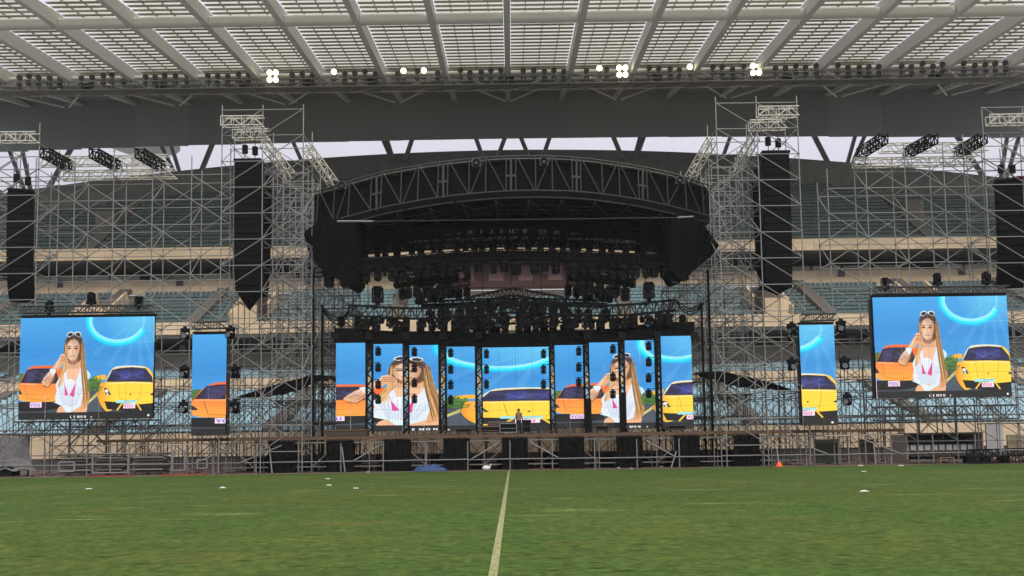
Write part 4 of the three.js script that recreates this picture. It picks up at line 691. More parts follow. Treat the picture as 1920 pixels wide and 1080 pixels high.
  for (let k = 0; k < 8; k++) { line(`rgba(255,${210 + k * 5},140,0.3)`, 5, 840, 720 + k * 17, 1080, 702 + k * 18, 1318, 712 + k * 20); line('rgba(255,205,130,0.28)', 5, 70, 715 + k * 15, 250, 700 + k * 16, 430, 704 + k * 17); }
  line('rgba(150,80,10,0.5)', 4, 1000, 690, 1020, 840, 1110, 862, 1200, 840, 1215, 692); line('rgba(120,40,5,0.5)', 4, 150, 700, 170, 820, 320, 845, 400, 820); line('rgba(255,250,220,0.8)', 6, 900, 700, 1100, 690, 1300, 702); line('rgba(255,225,180,0.8)', 6, 110, 690, 260, 692);
  for (let k = 0; k < 24; k++) { line('rgba(120,130,220,0.35)', 3, q(900, 1300), q(570, 600), q(900, 1300), q(640, 680)); line('rgba(110,110,170,0.3)', 3, q(130, 420), q(560, 600), q(130, 420), q(640, 685)); }
  for (let k = 0; k < 60; k++) oval(k % 2 ? 'rgba(90,130,60,0.7)' : 'rgba(50,84,36,0.7)', q(720, 850), q(640, 760), q(5, 14), q(4, 9));
  for (let k = 0; k < 50; k++) { x.fillStyle = k % 2 ? 'rgba(90,180,240,0.06)' : 'rgba(20,70,150,0.05)'; x.fillRect(q(95, 1300), q(80, 520), q(40, 220), q(6, 26)); }
  // caption strip
  x.fillStyle = '#20211f'; x.fillRect(80, 955, 1300, 80); x.fillStyle = '#ffffff'; x.font = 'bold 30px sans-serif'; ['L', 'E', 'M', 'O', 'N'].forEach((ch, i) => x.fillText(ch, 568 + i * 31, 1008)); x.font = 'bold 24px sans-serif'; x.fillText('x', 755, 1006); oval('#ffffff', 1282, 992, 9, 10);
  // the fine vertical grid of the LED strips
  x.fillStyle = 'rgba(10,20,60,0.05)'; for (let i = 95; i < 1320; i += 12) x.fillRect(i, 80, 4, 940);
  const t = new THREE.CanvasTexture(c); t.colorSpace = THREE.SRGBColorSpace; t.generateMipmaps = true; t.minFilter = THREE.LinearMipmapLinearFilter; return t;
})();
const ledMat = new THREE.MeshStandardMaterial({ color: 0x000000, emissive: 0xffffff, emissiveMap: adTexture, emissiveIntensity: 1.12, roughness: 0.6 });
// a screen: a grid of LED panels on a black frame; u0..u1 is the slice of the picture that it shows
function ledScreen(label, x0, y0, x1, y1, D, u0, u1, nx, ny, { v0 = 0, v1 = 1, legs = true, header = 0 } = {}) {
  const L = W(x0, (y0 + y1) / 2, D).x, R = W(x1, (y0 + y1) / 2, D).x, T = W((x0 + x1) / 2, y0, D).y, B = W((x0 + x1) / 2, y1, D).y, w = R - L, h = T - B;
  const t = thing('led_screen', label, 'screen', v3((L + R) / 2, B, -D));
  for (let i = 0; i < nx; i++) for (let j = 0; j < ny; j++) {
    const pw = w / nx, ph = h / ny, g = new THREE.BoxGeometry(pw - 0.012, ph - 0.012, 0.08), uv = g.attributes.uv;
    for (let k = 0; k < uv.count; k++) {
      const front = k >= 16 && k < 20, a = front ? uv.getX(k) : 0.5, b = front ? uv.getY(k) : 0.5;
      uv.setXY(k, u0 + (u1 - u0) * (i + a) / nx, v0 + (v1 - v0) * (j + b) / ny);
    }
    const m = new THREE.Mesh(g, ledMat); m.position.set(L + pw * (i + 0.5), B + ph * (j + 0.5), -D); put(t, m, 'led_panel');
  }
  put(t, box((L + R) / 2, (T + B) / 2, -D - 0.16, w - 0.02, h - 0.02, 0.2, M.blackMetal), 'casing');
  for (let i = 0; i <= nx; i += 2) put(t, box(L + w * i / nx, (T + B) / 2, -D - 0.42, 0.14, h - 0.1, 0.3, M.blackTruss), 'mounting_rail');
  if (header) put(t, box((L + R) / 2, T + header / 2 + 0.06, -D - 0.2, w, header, 0.4, M.black), 'header_beam');
  const a = new THREE.RectAreaLight(0x6fb4ff, 0.22, w, h); a.position.set((L + R) / 2, (T + B) / 2, -D + 0.08); a.lookAt((L + R) / 2, (T + B) / 2, 10); scene.add(a);
  return t;
}
const DS = 56.75;
ledScreen('large LED screen on the left showing a woman between two sports cars', 37, 595, 288, 786, DS, 0, 1, 5, 4, { header: 0.14 });
ledScreen('large LED screen on the right showing a woman between two sports cars', 1640, 556, 1892, 746, DS, 0, 1, 5, 4, { header: 0.14 });
ledScreen('narrow LED screen on the left showing the nose of an orange car', 360, 627, 424, 817, DS, 0.0, 0.125, 2, 5, { header: 0.14 });
ledScreen('narrow LED screen on the right showing the bonnet of a yellow car', 1502, 609, 1567, 798, DS, 0.8, 1, 2, 5, { header: 0.14 });
const slots = [[630, 643, 685, 'leftmost stage screen, showing an orange car roof and an elbow'], [700, 645, 755, 'second stage screen from the left, showing the left half of the woman'], [768, 647, 822, 'third stage screen from the left, showing the right half of the woman'], [838, 650, 891, 'fourth stage screen from the left, showing part of the light ring and a yellow wing'], [904, 651, 1030, 'widest stage screen in the middle, showing the front of a yellow car'], [1041, 647, 1094, 'stage screen right of the widest one, showing an orange car'], [1106, 642, 1160, 'third stage screen from the right, showing the woman and her raised arm'], [1173, 638, 1228, 'second stage screen from the right, showing the half of the woman under a light ring'], [1241, 630, 1298, 'rightmost stage screen, showing half of a yellow car']];
const Dscr = x => 59.4 + 2.2 * (1 - ((x - 962) / 340) ** 2);
slots.forEach(([x0, y0, x1, l], i) => {
  const u = i < 5 ? x => (x - 555) / 525 : x => (x - 1041) / 313, xm = (x0 + x1) / 2;
  ledScreen(l, x0, y0, x1, i < 5 ? 809 : 804, Dscr(xm), u(x0), u(x1), i === 4 ? 4 : 2, 4, { v0: 0, v1: 1 });
});
// ------------------------------------------------------------------ header over the screens, truss uprights between them and their lights
{
  const top = [[626, 616], [760, 620], [960, 624], [1130, 616], [1302, 602]], bot = [[626, 641], [690, 643], [830, 648], [960, 650], [1100, 643], [1235, 631], [1302, 627]];
  const xs = []; for (let x = 626; x <= 1302; x += 13) xs.push(x);
  const hd = thing('stage_header', 'black cloth header running above the row of stage screens', 'header', W(960, 640, Dscr(960)));
  for (let i = 0; i + 4 <= 52; i += 4) { const q = xs.slice(i, i + 5); put(hd, new THREE.Mesh(slab(q.map((x, k) => W(x, lerpTab(top, x) + 1.5 * Math.sin(x), Dscr(x) + 0.1)), q.map(x => W(x, lerpTab(bot, x), Dscr(x) + 0.1)), v3(0, 0, -0.5)), M.cloth), 'cloth_panel'); }
  for (const x of [628, 693, 761, 830, 898, 1036, 1100, 1166, 1234, 1301]) put(hd, box(W(x, 632, Dscr(x)).x, W(x, 630, Dscr(x)).y, -Dscr(x) + 0.15, 0.5, 0.55, 0.12, M.blackMetal), 'corner_block');
  const cols = [[693, 'first'], [761, 'second'], [830, 'third'], [898, 'fourth'], [1036, 'fifth'], [1100, 'sixth'], [1166, 'seventh'], [1234, 'eighth']];
  for (const [x, w] of cols) { const D = Dscr(x) + 0.1, a = W(x, 645, D), b = W(x, 813, D); truss('truss_upright', `black lattice upright between stage screens, ${w} from the left`, 'truss', [v3(a.x, b.y, -D), v3(a.x, a.y, -D)], 0.4, 0.4, M.blackMetal, { r: 0.05, lace: 0.42, lr: 0.035 }); }
  const sets = [[709, [652, 682, 714, 742], 'second'], [777, [653, 683, 711, 741], 'third'], [845, [655, 686, 715, 743], 'fourth'], [912, [657, 686, 714], 'left side of the widest'], [1019, [657, 686, 714], 'right side of the widest'], [1085, [652, 682, 710], 'sixth'], [1149, [648, 700, 732], 'seventh'], [1216, [642, 672, 702, 731], 'eighth']];
  for (const [x, ys, w] of sets) ys.forEach((y, k) => { const l = `black moving light before the ${w} stage screen, ${['topmost', 'second', 'third', 'fourth'][k]} in its column`; const D = Dscr(x) - 0.5, p = W(x, y - 2, D); const t = movingHead(p, l, 'moving lights in front of the stage screens', 0.82, false, 0); t.rotation.y = 0; const bar = new THREE.Mesh(BOX, M.blackMetal); bar.name = 'arm'; bar.scale.set(0.9, 0.05, 0.05); bar.position.set(x > 1000 && x < 1030 || x > 1040 ? 0.3 : -0.3, 0.02, -0.1); shade(bar); t.add(bar); });
  // side lights of the narrow screens
  for (const [x, y, w] of [[347, 612, 'upper left of the left narrow screen'], [432, 610, 'upper right of the left narrow screen'], [346, 684, 'middle left of the left narrow screen'], [441, 684, 'middle right of the left narrow screen'], [344, 750, 'lower left of the left narrow screen'], [440, 750, 'lower right of the left narrow screen'], [1484, 603, 'upper left of the right narrow screen'], [1576, 598, 'upper right of the right narrow screen'], [1484, 670, 'middle left of the right narrow screen'], [1583, 668, 'middle right of the right narrow screen'], [1588, 735, 'lower right of the right narrow screen']]) {
    const t = movingHead(W(x, y, DS), `black stage light at the ${w}`, 'stage lights beside the narrow screens', 1.2); t.children[3].rotation.set(1.4, 0, 0.4);
  }
  for (const [x, y, w] of [[92, 572, 'one on the left screen, left'], [171, 556, 'one on the left screen, middle'], [260, 562, 'one on the left screen, right'], [1660, 528, 'one on the right screen, left'], [1758, 520, 'one on the right screen, middle'], [1850, 518, 'one on the right screen, right']]) { const l = movingHead(W(x, y + 18, DS + 0.3), `black spotlight on top of a large screen, ${w}`, 'spotlights on top of the large screens', 1.15, true); }
  // light frames on top of the screens
  for (const [x0, x1, y, D, w] of [[40, 286, 581, DS + 0.3, 'the large left screen'], [1640, 1890, 545, DS + 0.3, 'the large right screen'], [362, 424, 611, DS + 0.3, 'the narrow left screen'], [1502, 1567, 596, DS + 0.3, 'the narrow right screen']]) truss('screen_truss', `dark lattice rail on top of ${w}`, 'truss', [W(x0, y, D), W(x1, y - 2, D)], 0.4, 0.45, M.steelDark, { r: 0.04, lace: 0.5, lr: 0.03 });
  // base beams the large screens hang above
  for (const [x0, x1, y, w] of [[30, 300, 818, 'left'], [1640, 1905, 790, 'right']]) truss('screen_footing', `dark lattice footing truss below the large screen on the ${w}`, 'truss', [W(x0, y - 14, DS + 0.4), W(x1, y - 18, DS + 0.4)], 0.6, 0.9, M.steelDark, { r: 0.05, lace: 0.9, lr: 0.035 });
}
// ------------------------------------------------------------------ stage deck, skirts and what stands on it
const DECK = 2.42;
{
  const st = thing('stage_deck', 'long stage deck with a worn brown front edge', 'stage', v3(0, 0, -64));
  const x0 = -19.6, n = 20;
  for (let i = 0; i < n; i++) {
    put(st, box(x0 + (i + 0.5) * 1.96, DECK - 0.06, -65, 1.94, 0.12, 13.6, M.steelDark), 'deck_board');
    put(st, box(x0 + (i + 0.5) * 1.96, DECK - 0.14, -58.12 + rr(-0.02, 0.02), 1.95, 0.2, 0.08, M.deckEdge), 'edge_board');
    put(st, box(x0 + (i + 0.5) * 1.96, DECK - 0.42, -58.3, 1.93, 0.08, 0.1, M.galvOld), 'joist');
  }
  for (const [xa, n2, w] of [[-28.4, 5, 'left'], [19.7, 4, 'right']]) {
    const t = thing('side_walkway', `narrow planked walkway joining the stage on the ${w}, on scaffold tubes`, 'walkway', v3(xa + n2 * 0.88, 0, -59));
    for (let i = 0; i < n2; i++) { const x = xa + (i + 0.5) * 1.75; for (let k = 0; k < 4; k++) put(t, box(x, DECK - 0.17, -58.5 - k * 0.32, 1.73, 0.06, 0.3, M.wood), 'plank'); put(t, box(x, DECK - 0.1, -58.3, 1.74, 0.17, 0.05, M.deckEdge), 'edge_board'); put(t, tube(v3(x - 0.87, DECK - 0.42, -58.4), v3(x + 0.87, DECK - 0.42, -58.4), 0.045, M.alu), 'ledger'); put(t, tube(v3(x, 0, -58.45), v3(x, DECK - 0.2, -58.45), 0.045, M.galvOld), 'post'); put(t, tube(v3(x, 0, -59.5), v3(x, DECK - 0.2, -59.5), 0.045, M.galvOld), 'post'); }
  }
  const ks = [['leftmost', 526], ['second from left', 636], ['third from left', 744], ['fourth from left', 855], ['middle', 965], ['fourth from right', 1071], ['third from right', 1180], ['second from right', 1288], ['rightmost', 1400]];
  ks.forEach(([w, px]) => {
    const c = W(px, 850, 57.9), wd = 1.72, t = thing('stage_skirt', `black cloth panel hanging under the stage edge, ${w} of nine`, 'drape', v3(c.x, 0, c.z), 'black cloth panels under the stage edge');
    const A = [], B = []; for (let k = 0; k <= 16; k++) { const x = c.x - wd / 2 + wd * k / 16, z = c.z + 0.05 * Math.sin(k * 1.9 + px); A.push(v3(x, 2.12, z)); B.push(v3(x, 0.02, z + 0.03 * Math.sin(k * 3.1))); }
    put(t, new THREE.Mesh(slab(B, A, v3(0, 0, -0.04)), M.cloth), 'cloth'); put(t, box(c.x, 2.16, c.z, wd + 0.06, 0.06, 0.08, M.blackMetal), 'top_batten'); put(t, box(c.x, 1.06, c.z + 0.07, wd, 0.035, 0.03, M.blackMetal), 'seam');
    put(t, box(c.x + wd / 2 + 0.02, 1.06, c.z - 0.5, 0.04, 2.1, 1.0, M.black), 'side_return');
  });
  // wooden riser at the left end of the screens
  const r = W(653, 806, 58.9), wr = thing('wooden_riser', 'low brown wooden platform on the stage, left of the screens', 'platform', v3(r.x, DECK, r.z));
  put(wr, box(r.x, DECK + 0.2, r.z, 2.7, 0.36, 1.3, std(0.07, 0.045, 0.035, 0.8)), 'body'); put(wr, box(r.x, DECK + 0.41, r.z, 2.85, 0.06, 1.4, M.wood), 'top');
  // flight cases and playback table in the middle
  const fc = (px, w, h, d, D, label, lid = M.galvOld) => { const p = W(px, 800, D), t = thing('flight_case', label, 'case', v3(p.x, DECK, p.z)); put(t, box(p.x, DECK + h / 2 + 0.1, p.z, w, h, d, M.black), 'body');
    for (const sx of [-1, 1]) { put(t, box(p.x + sx * w / 2, DECK + h / 2 + 0.1, p.z + d / 2, 0.05, h, 0.05, lid), 'corner_rail'); put(t, box(p.x + sx * w * 0.36, DECK + 0.05, p.z, 0.12, 0.1, 0.12, M.steelDark), 'castor'); }
    put(t, box(p.x, DECK + h + 0.1, p.z + d / 2, w, 0.05, 0.05, lid), 'edge_rail'); put(t, box(p.x, DECK + 0.12, p.z + d / 2, w, 0.05, 0.05, lid), 'edge_rail'); put(t, box(p.x, DECK + h * 0.62, p.z + d / 2 + 0.01, w * 0.9, 0.03, 0.02, lid), 'lid_joint'); return t; };
  fc(953, 1.15, 0.62, 0.7, 59.2, 'grey-edged flight case on the stage, left of the crew member', M.galv); fc(987, 0.62, 0.85, 0.6, 59.6, 'tall black flight case on the stage, right of the crew member', M.steelDark); fc(922, 1.5, 0.42, 0.7, 59.4, 'low wide black case on the stage, left of the grey-edged case', M.wood); fc(1128, 0.9, 0.36, 0.6, 59, 'low black case on the stage under the raised arm', M.steelDark); fc(1268, 1.2, 0.32, 0.6, 59, 'low black case on the stage near the rightmost screen', M.steelDark); fc(870, 1.1, 0.3, 0.6, 59, 'low black case on the stage under the yellow wing', M.steelDark);
  const tb = W(940, 795, 59.9), tt = thing('folding_table', 'grey folding table on the stage behind the flight cases', 'table', v3(tb.x, DECK, tb.z));
  put(tt, box(tb.x, DECK + 0.86, tb.z, 1.9, 0.05, 0.7, M.tarpGrey), 'top'); for (const sx of [-0.85, 0.85]) for (const sz of [-0.28, 0.28]) put(tt, tube(v3(tb.x + sx, DECK, tb.z + sz), v3(tb.x + sx, DECK + 0.85, tb.z + sz), 0.025, M.galvOld), 'leg'); put(tt, box(tb.x, DECK + 0.62, tb.z + 0.36, 1.9, 0.4, 0.02, M.maroon), 'front_panel');
  // black columns in front of two uprights
  for (const [px, y0, w] of [[1102, 748, 'left one'], [1167, 736, 'right one']]) { const D = Dscr(px) - 0.7, a = W(px, y0, D), t = thing('black_column', `plain black column standing before the stage screens on the right, ${w}`, 'column', v3(a.x, DECK, -D)); put(t, box(a.x, (DECK + a.y) / 2, -D, 0.46, a.y - DECK, 0.4, M.black), 'shaft'); put(t, box(a.x, DECK + 0.04, -D, 0.6, 0.08, 0.55, M.blackMetal), 'foot'); }
  // canopies of sagging black cloth over the stage wings
  for (const [pts, w] of [[[[436, 748], [500, 727], [556, 712], [592, 704], [632, 714]], 'left'], [[[1310, 703], [1342, 697], [1384, 704], [1440, 717], [1496, 735]], 'right']]) {
    const f = smoothPath(pts.map(([x, y]) => W(x, y, 60.4)), 24), b = smoothPath(pts.map(([x, y], i) => { const p = W(x, y, 60.4); return v3(p.x, p.y + 0.35, -65); }), 24), dip = f.map((p, i) => v3(p.x, p.y - 0.75 * Math.sin(Math.PI * Math.min(1, i / 22)) - 0.08 - 0.06 * Math.sin(i * 2.2), p.z + 0.02));
    const t = thing('wing_canopy', `sagging black cloth canopy over the stage wing on the ${w}`, 'canopy', f[0].clone());
    put(t, new THREE.Mesh(slab(f, b, v3(0, 0.04, 0)), M.cloth), 'cloth_top'); put(t, new THREE.Mesh(slab(dip, f, v3(0, 0, -0.04)), M.cloth), 'cloth_valance');
    for (const k of [4, 12, 20]) { put(t, tube(v3(f[k].x, 0, f[k].z - 0.1), f[k], 0.045, M.galvOld), 'prop'); put(t, tube(v3(f[k].x, f[k].y - 1.6, f[k].z), v3(f[Math.min(24, k + 4)].x, f[Math.min(24, k + 4)].y, f[k].z), 0.04, M.galvOld), 'brace'); }
  }
}
// ------------------------------------------------------------------ crew member on the stage, seen from behind the cases
{
  const p = W(973, 812, 59.9), t = thing('person', 'person in dark trousers with a bare brown back standing among the stage cases', 'person', v3(p.x, DECK, p.z));
  const J = { pelvis: [0, 0.96, 0], chest: [0, 1.3, 0.01], neck: [0, 1.5, 0], head: [0.01, 1.63, 0.03] };
  const bones = [['pelvis', 'chest', 0.145, 0.15], ['chest', 'neck', 0.13, 0.065], ['neck', 'head', 0.06, 0.085]].map(([a, b, r, s]) => [v3(...J[a]), v3(...J[b]), r, s]);
  bones.push([v3(0.01, 1.64, 0.03), v3(0.01, 1.7, 0.02), 0.1, 0.095]);
  for (const s of [-1, 1]) {
    bones.push([v3(s * 0.06, 1.4, 0), v3(s * 0.17, 1.43, 0), 0.1, 0.075], [v3(s * 0.18, 1.43, 0), v3(s * 0.24, 1.15, 0.02), 0.06, 0.045], [v3(s * 0.24, 1.15, 0.02), v3(s * 0.2, 0.97, 0.2), 0.045, 0.032], [v3(s * 0.2, 0.97, 0.2), v3(s * 0.19, 0.94, 0.28), 0.035, 0.03]);
    bones.push([v3(s * 0.09, 0.95, 0), v3(s * 0.11, 0.5, 0.02), 0.1, 0.065], [v3(s * 0.11, 0.5, 0.02), v3(s * 0.12, 0.1, -0.02), 0.062, 0.042], [v3(s * 0.12, 0.06, -0.04), v3(s * 0.14, 0.05, 0.15), 0.05, 0.04]);
  }
  const res = 88, half = 0.98, mc = new MarchingCubes(res, M.black, false, false, 200000); mc.isolation = 0;
  const q = v3(), ab = v3();
  for (let k = 0; k < res; k++) for (let j = 0; j < res; j++) for (let i = 0; i < res; i++) {
    q.set((i / res - 0.5) * 2 * half, (j / res - 0.5) * 2 * half + 0.9, (k / res - 0.5) * 2 * half); let d = 9;
    for (const [a, b, r0, r1] of bones) { ab.copy(b).sub(a); const f = Math.max(0, Math.min(1, q.clone().sub(a).dot(ab) / ab.lengthSq())), e = q.distanceTo(a.clone().addScaledVector(ab, f)) - (r0 + (r1 - r0) * f), h = Math.max(0, 0.04 - Math.abs(d - e)) / 0.04; d = Math.min(d, e) - h * h * 0.01; }
    mc.field[i + j * res + k * res * res] = -d;
  }
  mc.update();
  const pos = [], n3 = mc.count, col = [];
  for (let i = 0; i < n3; i++) { const y = mc.positionArray[i * 3 + 1] * half + 0.9, c = y > 1.66 ? [0.02, 0.015, 0.012] : y > 0.98 ? [0.3, 0.16, 0.09] : y > 0.1 ? [0.03, 0.035, 0.06] : [0.02, 0.02, 0.02]; pos.push(mc.positionArray[i * 3] * half, y, mc.positionArray[i * 3 + 2] * half); col.push(...c); }
  const g = new THREE.BufferGeometry(); g.setAttribute('position', new THREE.Float32BufferAttribute(pos, 3)); g.setAttribute('normal', new THREE.Float32BufferAttribute(Array.from(mc.normalArray.slice(0, n3 * 3)), 3)); g.setAttribute('color', new THREE.Float32BufferAttribute(col, 3));
  const extra = [];
  const skin = (gg, c) => { const m = gg.index ? gg.toNonIndexed() : gg; m.deleteAttribute('uv'); const k = []; for (let i = 0; i < m.attributes.position.count; i++) k.push(...c); m.setAttribute('color', new THREE.Float32BufferAttribute(k, 3)); extra.push(m); };
  for (const s of [-1, 1]) { [[-0.03, 0.06], [-0.01, 0.075], [0.01, 0.072], [0.03, 0.058]].forEach(([o, l]) => { const a = v3(s * 0.19 + o, 0.94, 0.29), m = a.clone().add(v3(0, -0.012, l * 0.6)), e = m.clone().add(v3(0, -0.03, l * 0.35)); skin(tubeGeo(a, m, 0.009), [0.3, 0.16, 0.09]); skin(tubeGeo(m, e, 0.008), [0.3, 0.16, 0.09]); }); const a = v3(s * 0.155, 0.945, 0.24), e = v3(s * 0.13, 0.93, 0.3); skin(tubeGeo(a, e, 0.01), [0.3, 0.16, 0.09]); }
  skin(new THREE.SphereGeometry(0.02, 6, 5).translate(0.01, 1.63, 0.135), [0.3, 0.16, 0.09]); for (const s of [-1, 1]) { skin(new THREE.SphereGeometry(0.025, 6, 5).translate(0.01 + s * 0.1, 1.64, 0.02), [0.3, 0.16, 0.09]); skin(new THREE.SphereGeometry(0.012, 6, 5).translate(0.01 + s * 0.035, 1.655, 0.115), [0.02, 0.02, 0.02]); }
  skin(boxGeo(0.01, 1.585, 0.12, 0.05, 0.012, 0.02), [0.2, 0.06, 0.05]);
  const body = new THREE.Mesh(mergeGeometries([g, ...extra]), new THREE.MeshStandardMaterial({ vertexColors: true, roughness: 0.8, side: THREE.DoubleSide })); body.position.copy(t.position); body.rotation.y = 2.6; put(t, body, 'body');
}
// ------------------------------------------------------------------ clutter in front of and under the stage
{
  const rail = thing('tube_railing', 'long grey tube railing along the foot of the stage and scaffolds', 'railing', v3(0, 0, -57.6));
  const Z = -57.62;
  for (let x = -34.4; x < 32; x += 2.85) { put(rail, tube(v3(x, 0.72 + rr(-0.03, 0.03), Z), v3(x + 2.85, 0.72 + rr(-0.03, 0.03), Z), 0.045, M.galvOld), 'rail'); put(rail, tube(v3(x, 0, Z - 0.06), v3(x, 1.95, Z - 0.06), 0.045, M.galvOld), 'upright'); }
  for (const [x, d] of [[-20, 1.35], [-16.9, 1.35], [-9.75, 0.95], [-1.85, 0.95], [2.1, -0.95], [9.9, -0.95], [19.8, -1.35], [24.6, -1.35]]) put(rail, tube(v3(x - 1 * d, 0.75, Z + 0.08), v3(x + 1 * d, 1.85, Z + 0.08), 0.05, M.galv), 'diagonal');
  for (const [px, py0, lean] of [[505, 838, 0.25], [641, 838, 0.25], [1268, 846, -0.4], [1638, 832, 0]]) { const a = W(px, py0, 57.2), m = tube(v3(a.x, a.y, -57.2), v3(a.x + lean, 0.02, -57.0), 0.045, M.galv); m.name = numbered('loose_tube'); shade(m); tag(m, `loose grey tube leaning against the stage front ${px < 560 ? 'at the leftmost cloth panel' : px < 700 ? 'at the second cloth panel from the left' : px < 1400 ? 'at the second cloth panel from the right' : 'right of the stage'}`, 'pole'); scene.add(m); }
  // dark cases and folded material stored under the deck
  for (let i = 0; i < 22; i++) {
    const x = -18.6 + i * 1.78 + rr(-0.3, 0.3), D = rr(61, 64.5), w = rr(0.9, 1.6), h = rr(0.5, 1.15), t = thing('storage_crate', `dark crate stored in the shade under the deck, ${ord(i + 1)} from the left`, 'crate', v3(x, 0, -D), 'dark crates under the deck');
    put(t, box(x, h / 2, -D, w, h, 0.8, M.blackMetal), 'body'); put(t, box(x, h + 0.03, -D, w + 0.06, 0.06, 0.86, M.steelDark), 'lid');
  }
  // open tube frames standing about on the left
  const frame = (px0, px1, py0, py1, D, label, mid) => { const a = W(px0, py0, D), b = W(px1, py1, D), t = thing('tube_rack', label, 'frame', v3((a.x + b.x) / 2, Math.max(0, b.y), -D)), y1 = Math.max(0.05, b.y);
    for (const x of [a.x, b.x]) put(t, tube(v3(x, y1, -D), v3(x, a.y, -D), 0.06, M.galvOld), 'upright'); for (const y of [a.y, y1]) put(t, tube(v3(a.x, y, -D), v3(b.x, y, -D), 0.05, M.galvOld), 'crossbar'); if (mid) put(t, tube(v3((a.x + b.x) / 2, y1, -D), v3((a.x + b.x) / 2, a.y, -D), 0.045, M.galvOld), 'upright'); return t; };
  frame(111, 139, 867, 884, 55.3, 'small low tube frame standing on the track at the left'); frame(174, 240, 851, 886, 55.6, 'tall open tube frame with a middle post, left of the stage', true); frame(324, 346, 845, 882, 56.4, 'narrow upright tube frame between the big and narrow left screens'); frame(370, 388, 862, 878, 57, 'small square tube frame below the narrow left screen');
  // stacked scaffold parts on the left
  for (const [px, D, w] of [[150, 58.4, 'nearest the grey tarpaulin'], [215, 58.8, 'behind the tall open frame'], [285, 58.4, 'left of the narrow upright frame']]) {
    const p = W(px, 870, D), t = thing('scaffold_stack', `stack of scaffold tubes and plates on the ground, ${w}`, 'stack', v3(p.x, 0, -D));
    for (let k = 0; k < 7; k++) { put(t, box(p.x + rr(-0.2, 0.2), 0.18 + k * 0.2, -D + rr(-0.2, 0.2), rr(1.6, 2.3), 0.09, 1.2, k % 2 ? M.galvOld : M.steelDark), 'plate'); put(t, tube(v3(p.x - 1.2 + rr(-0.2, 0.2), 0.27 + k * 0.2, -D + rr(-0.4, 0.6)), v3(p.x + 1.2, 0.27 + k * 0.2, -D + rr(-0.4, 0.6)), 0.04, M.galvOld), 'tube'); }
  }
  // grey tarpaulin shelter at the left edge
  { const a = W(-10, 818, 58.6), b = W(52, 818, 58.6), t = thing('tarpaulin_shelter', 'grey tarpaulin sheet draped over a frame at the left edge', 'tarpaulin', v3((a.x + b.x) / 2, 0, -58.6)), top = [], bot = [], toe = [];
    for (let k = 0; k <= 14; k++) { const f = k / 14, x = a.x + (b.x - a.x) * f; top.push(v3(x, a.y - 0.05 * Math.sin(k), -58.6)); bot.push(v3(x + 0.3 * f, 1.0, -58.4 + 0.08 * Math.sin(k * 2.1))); toe.push(v3(x + 1.4 * f, 0.45 + 0.1 * Math.sin(k * 1.3), -57.2)); }
    put(t, new THREE.Mesh(slab(bot, top, v3(0, 0, -0.03)), M.tarpGrey), 'upright_sheet'); put(t, new THREE.Mesh(slab(toe, bot, v3(0, -0.02, -0.02)), M.tarpGrey), 'spread_sheet'); for (const x of [a.x, b.x]) put(t, tube(v3(x, 0, -58.75), v3(x, a.y, -58.75), 0.06, M.steelDark), 'post'); put(t, box((a.x + b.x) / 2, 0.35, -57.9, 1.6, 0.6, 1.0, M.blackMetal), 'covered_case'); }
  // team bench under the right screen: rows of seats under a dark hood
  { const a = W(1700, 860, 60), b = W(1842, 860, 60), cx = (a.x + b.x) / 2, w = b.x - a.x, t = thing('team_bench', 'covered team bench with rows of pale seats, right of the stage', 'bench', v3(cx, 0, -60));
    put(t, box(cx, 2.05, -61, w, 0.12, 2.6, M.darkConcrete), 'hood'); put(t, box(cx, 1.1, -62.2, w, 2, 0.1, M.steelDark), 'end_wall'); for (const s of [-1, 1]) put(t, box(cx + s * w / 2, 1.0, -61, 0.06, 2, 2.4, M.grey), 'side_panel');
    for (let r = 0; r < 3; r++) { put(t, box(cx, 0.2 + r * 0.35, -59.8 - r * 0.7, w, 0.12, 0.68, M.step), 'seat_step'); for (let k = 0; k < 10; k++) { const x = cx - w / 2 + 0.35 + k * (w - 0.7) / 9; put(t, box(x, 0.48 + r * 0.38, -59.9 - r * 0.7, 0.4, 0.06, 0.4, r === 1 ? M.white : M.steelDark), 'seat'); put(t, box(x, 0.7 + r * 0.38, -60.1 - r * 0.7, 0.4, 0.36, 0.06, r === 1 ? M.white : M.steelDark), 'backrest'); } } }
  const panel = (px0, px1, py0, py1, D, m, name, label, cat) => { const a = W(px0, py0, D), b = W(px1, py1, D), t = thing(name, label, cat, v3((a.x + b.x) / 2, 0, -D)), y1 = Math.max(0.02, b.y); put(t, box((a.x + b.x) / 2, (a.y + y1) / 2, -D, b.x - a.x, a.y - y1, 0.08, m), 'board'); for (const x of [a.x + 0.05, b.x - 0.05]) put(t, box(x, a.y / 2, -D - 0.1, 0.08, a.y, 0.08, M.galvOld), 'post'); return t; };
  panel(1848, 1882, 795, 846, 61.5, std(0.62, 0.6, 0.63, 0.8), 'white_board', 'tall pale board standing right of the team bench', 'board'); panel(1888, 1930, 815, 842, 61.8, M.tan, 'tan_board', 'tan board at the right edge beside the pale board', 'board'); panel(1528, 1572, 824, 868, 60.6, std(0.06, 0.07, 0.055, 0.9), 'green_screen_board', 'dark green board standing below the narrow right screen', 'board'); panel(1610, 1640, 824, 866, 60.2, M.maroon, 'brown_board', 'dark brown board between the dark green board and the team bench', 'board');
  // black truss pieces stacked at the right edge
  for (const [x0, x1, y, D, w] of [[1816, 1890, 862, 56.6, 'lower left piece'], [1894, 1975, 860, 56.6, 'lower right piece'], [1816, 1888, 849, 57.3, 'upper left piece'], [1893, 1975, 847, 57.3, 'upper right piece']]) truss('stacked_truss', `black truss section stacked at the right edge of the pitch, ${w}`, 'truss', [W(x0, y, D), W(x1, y - 1, D)], 0.45, 0.42, M.blackMetal, { r: 0.04, lace: 0.45, lr: 0.03 });
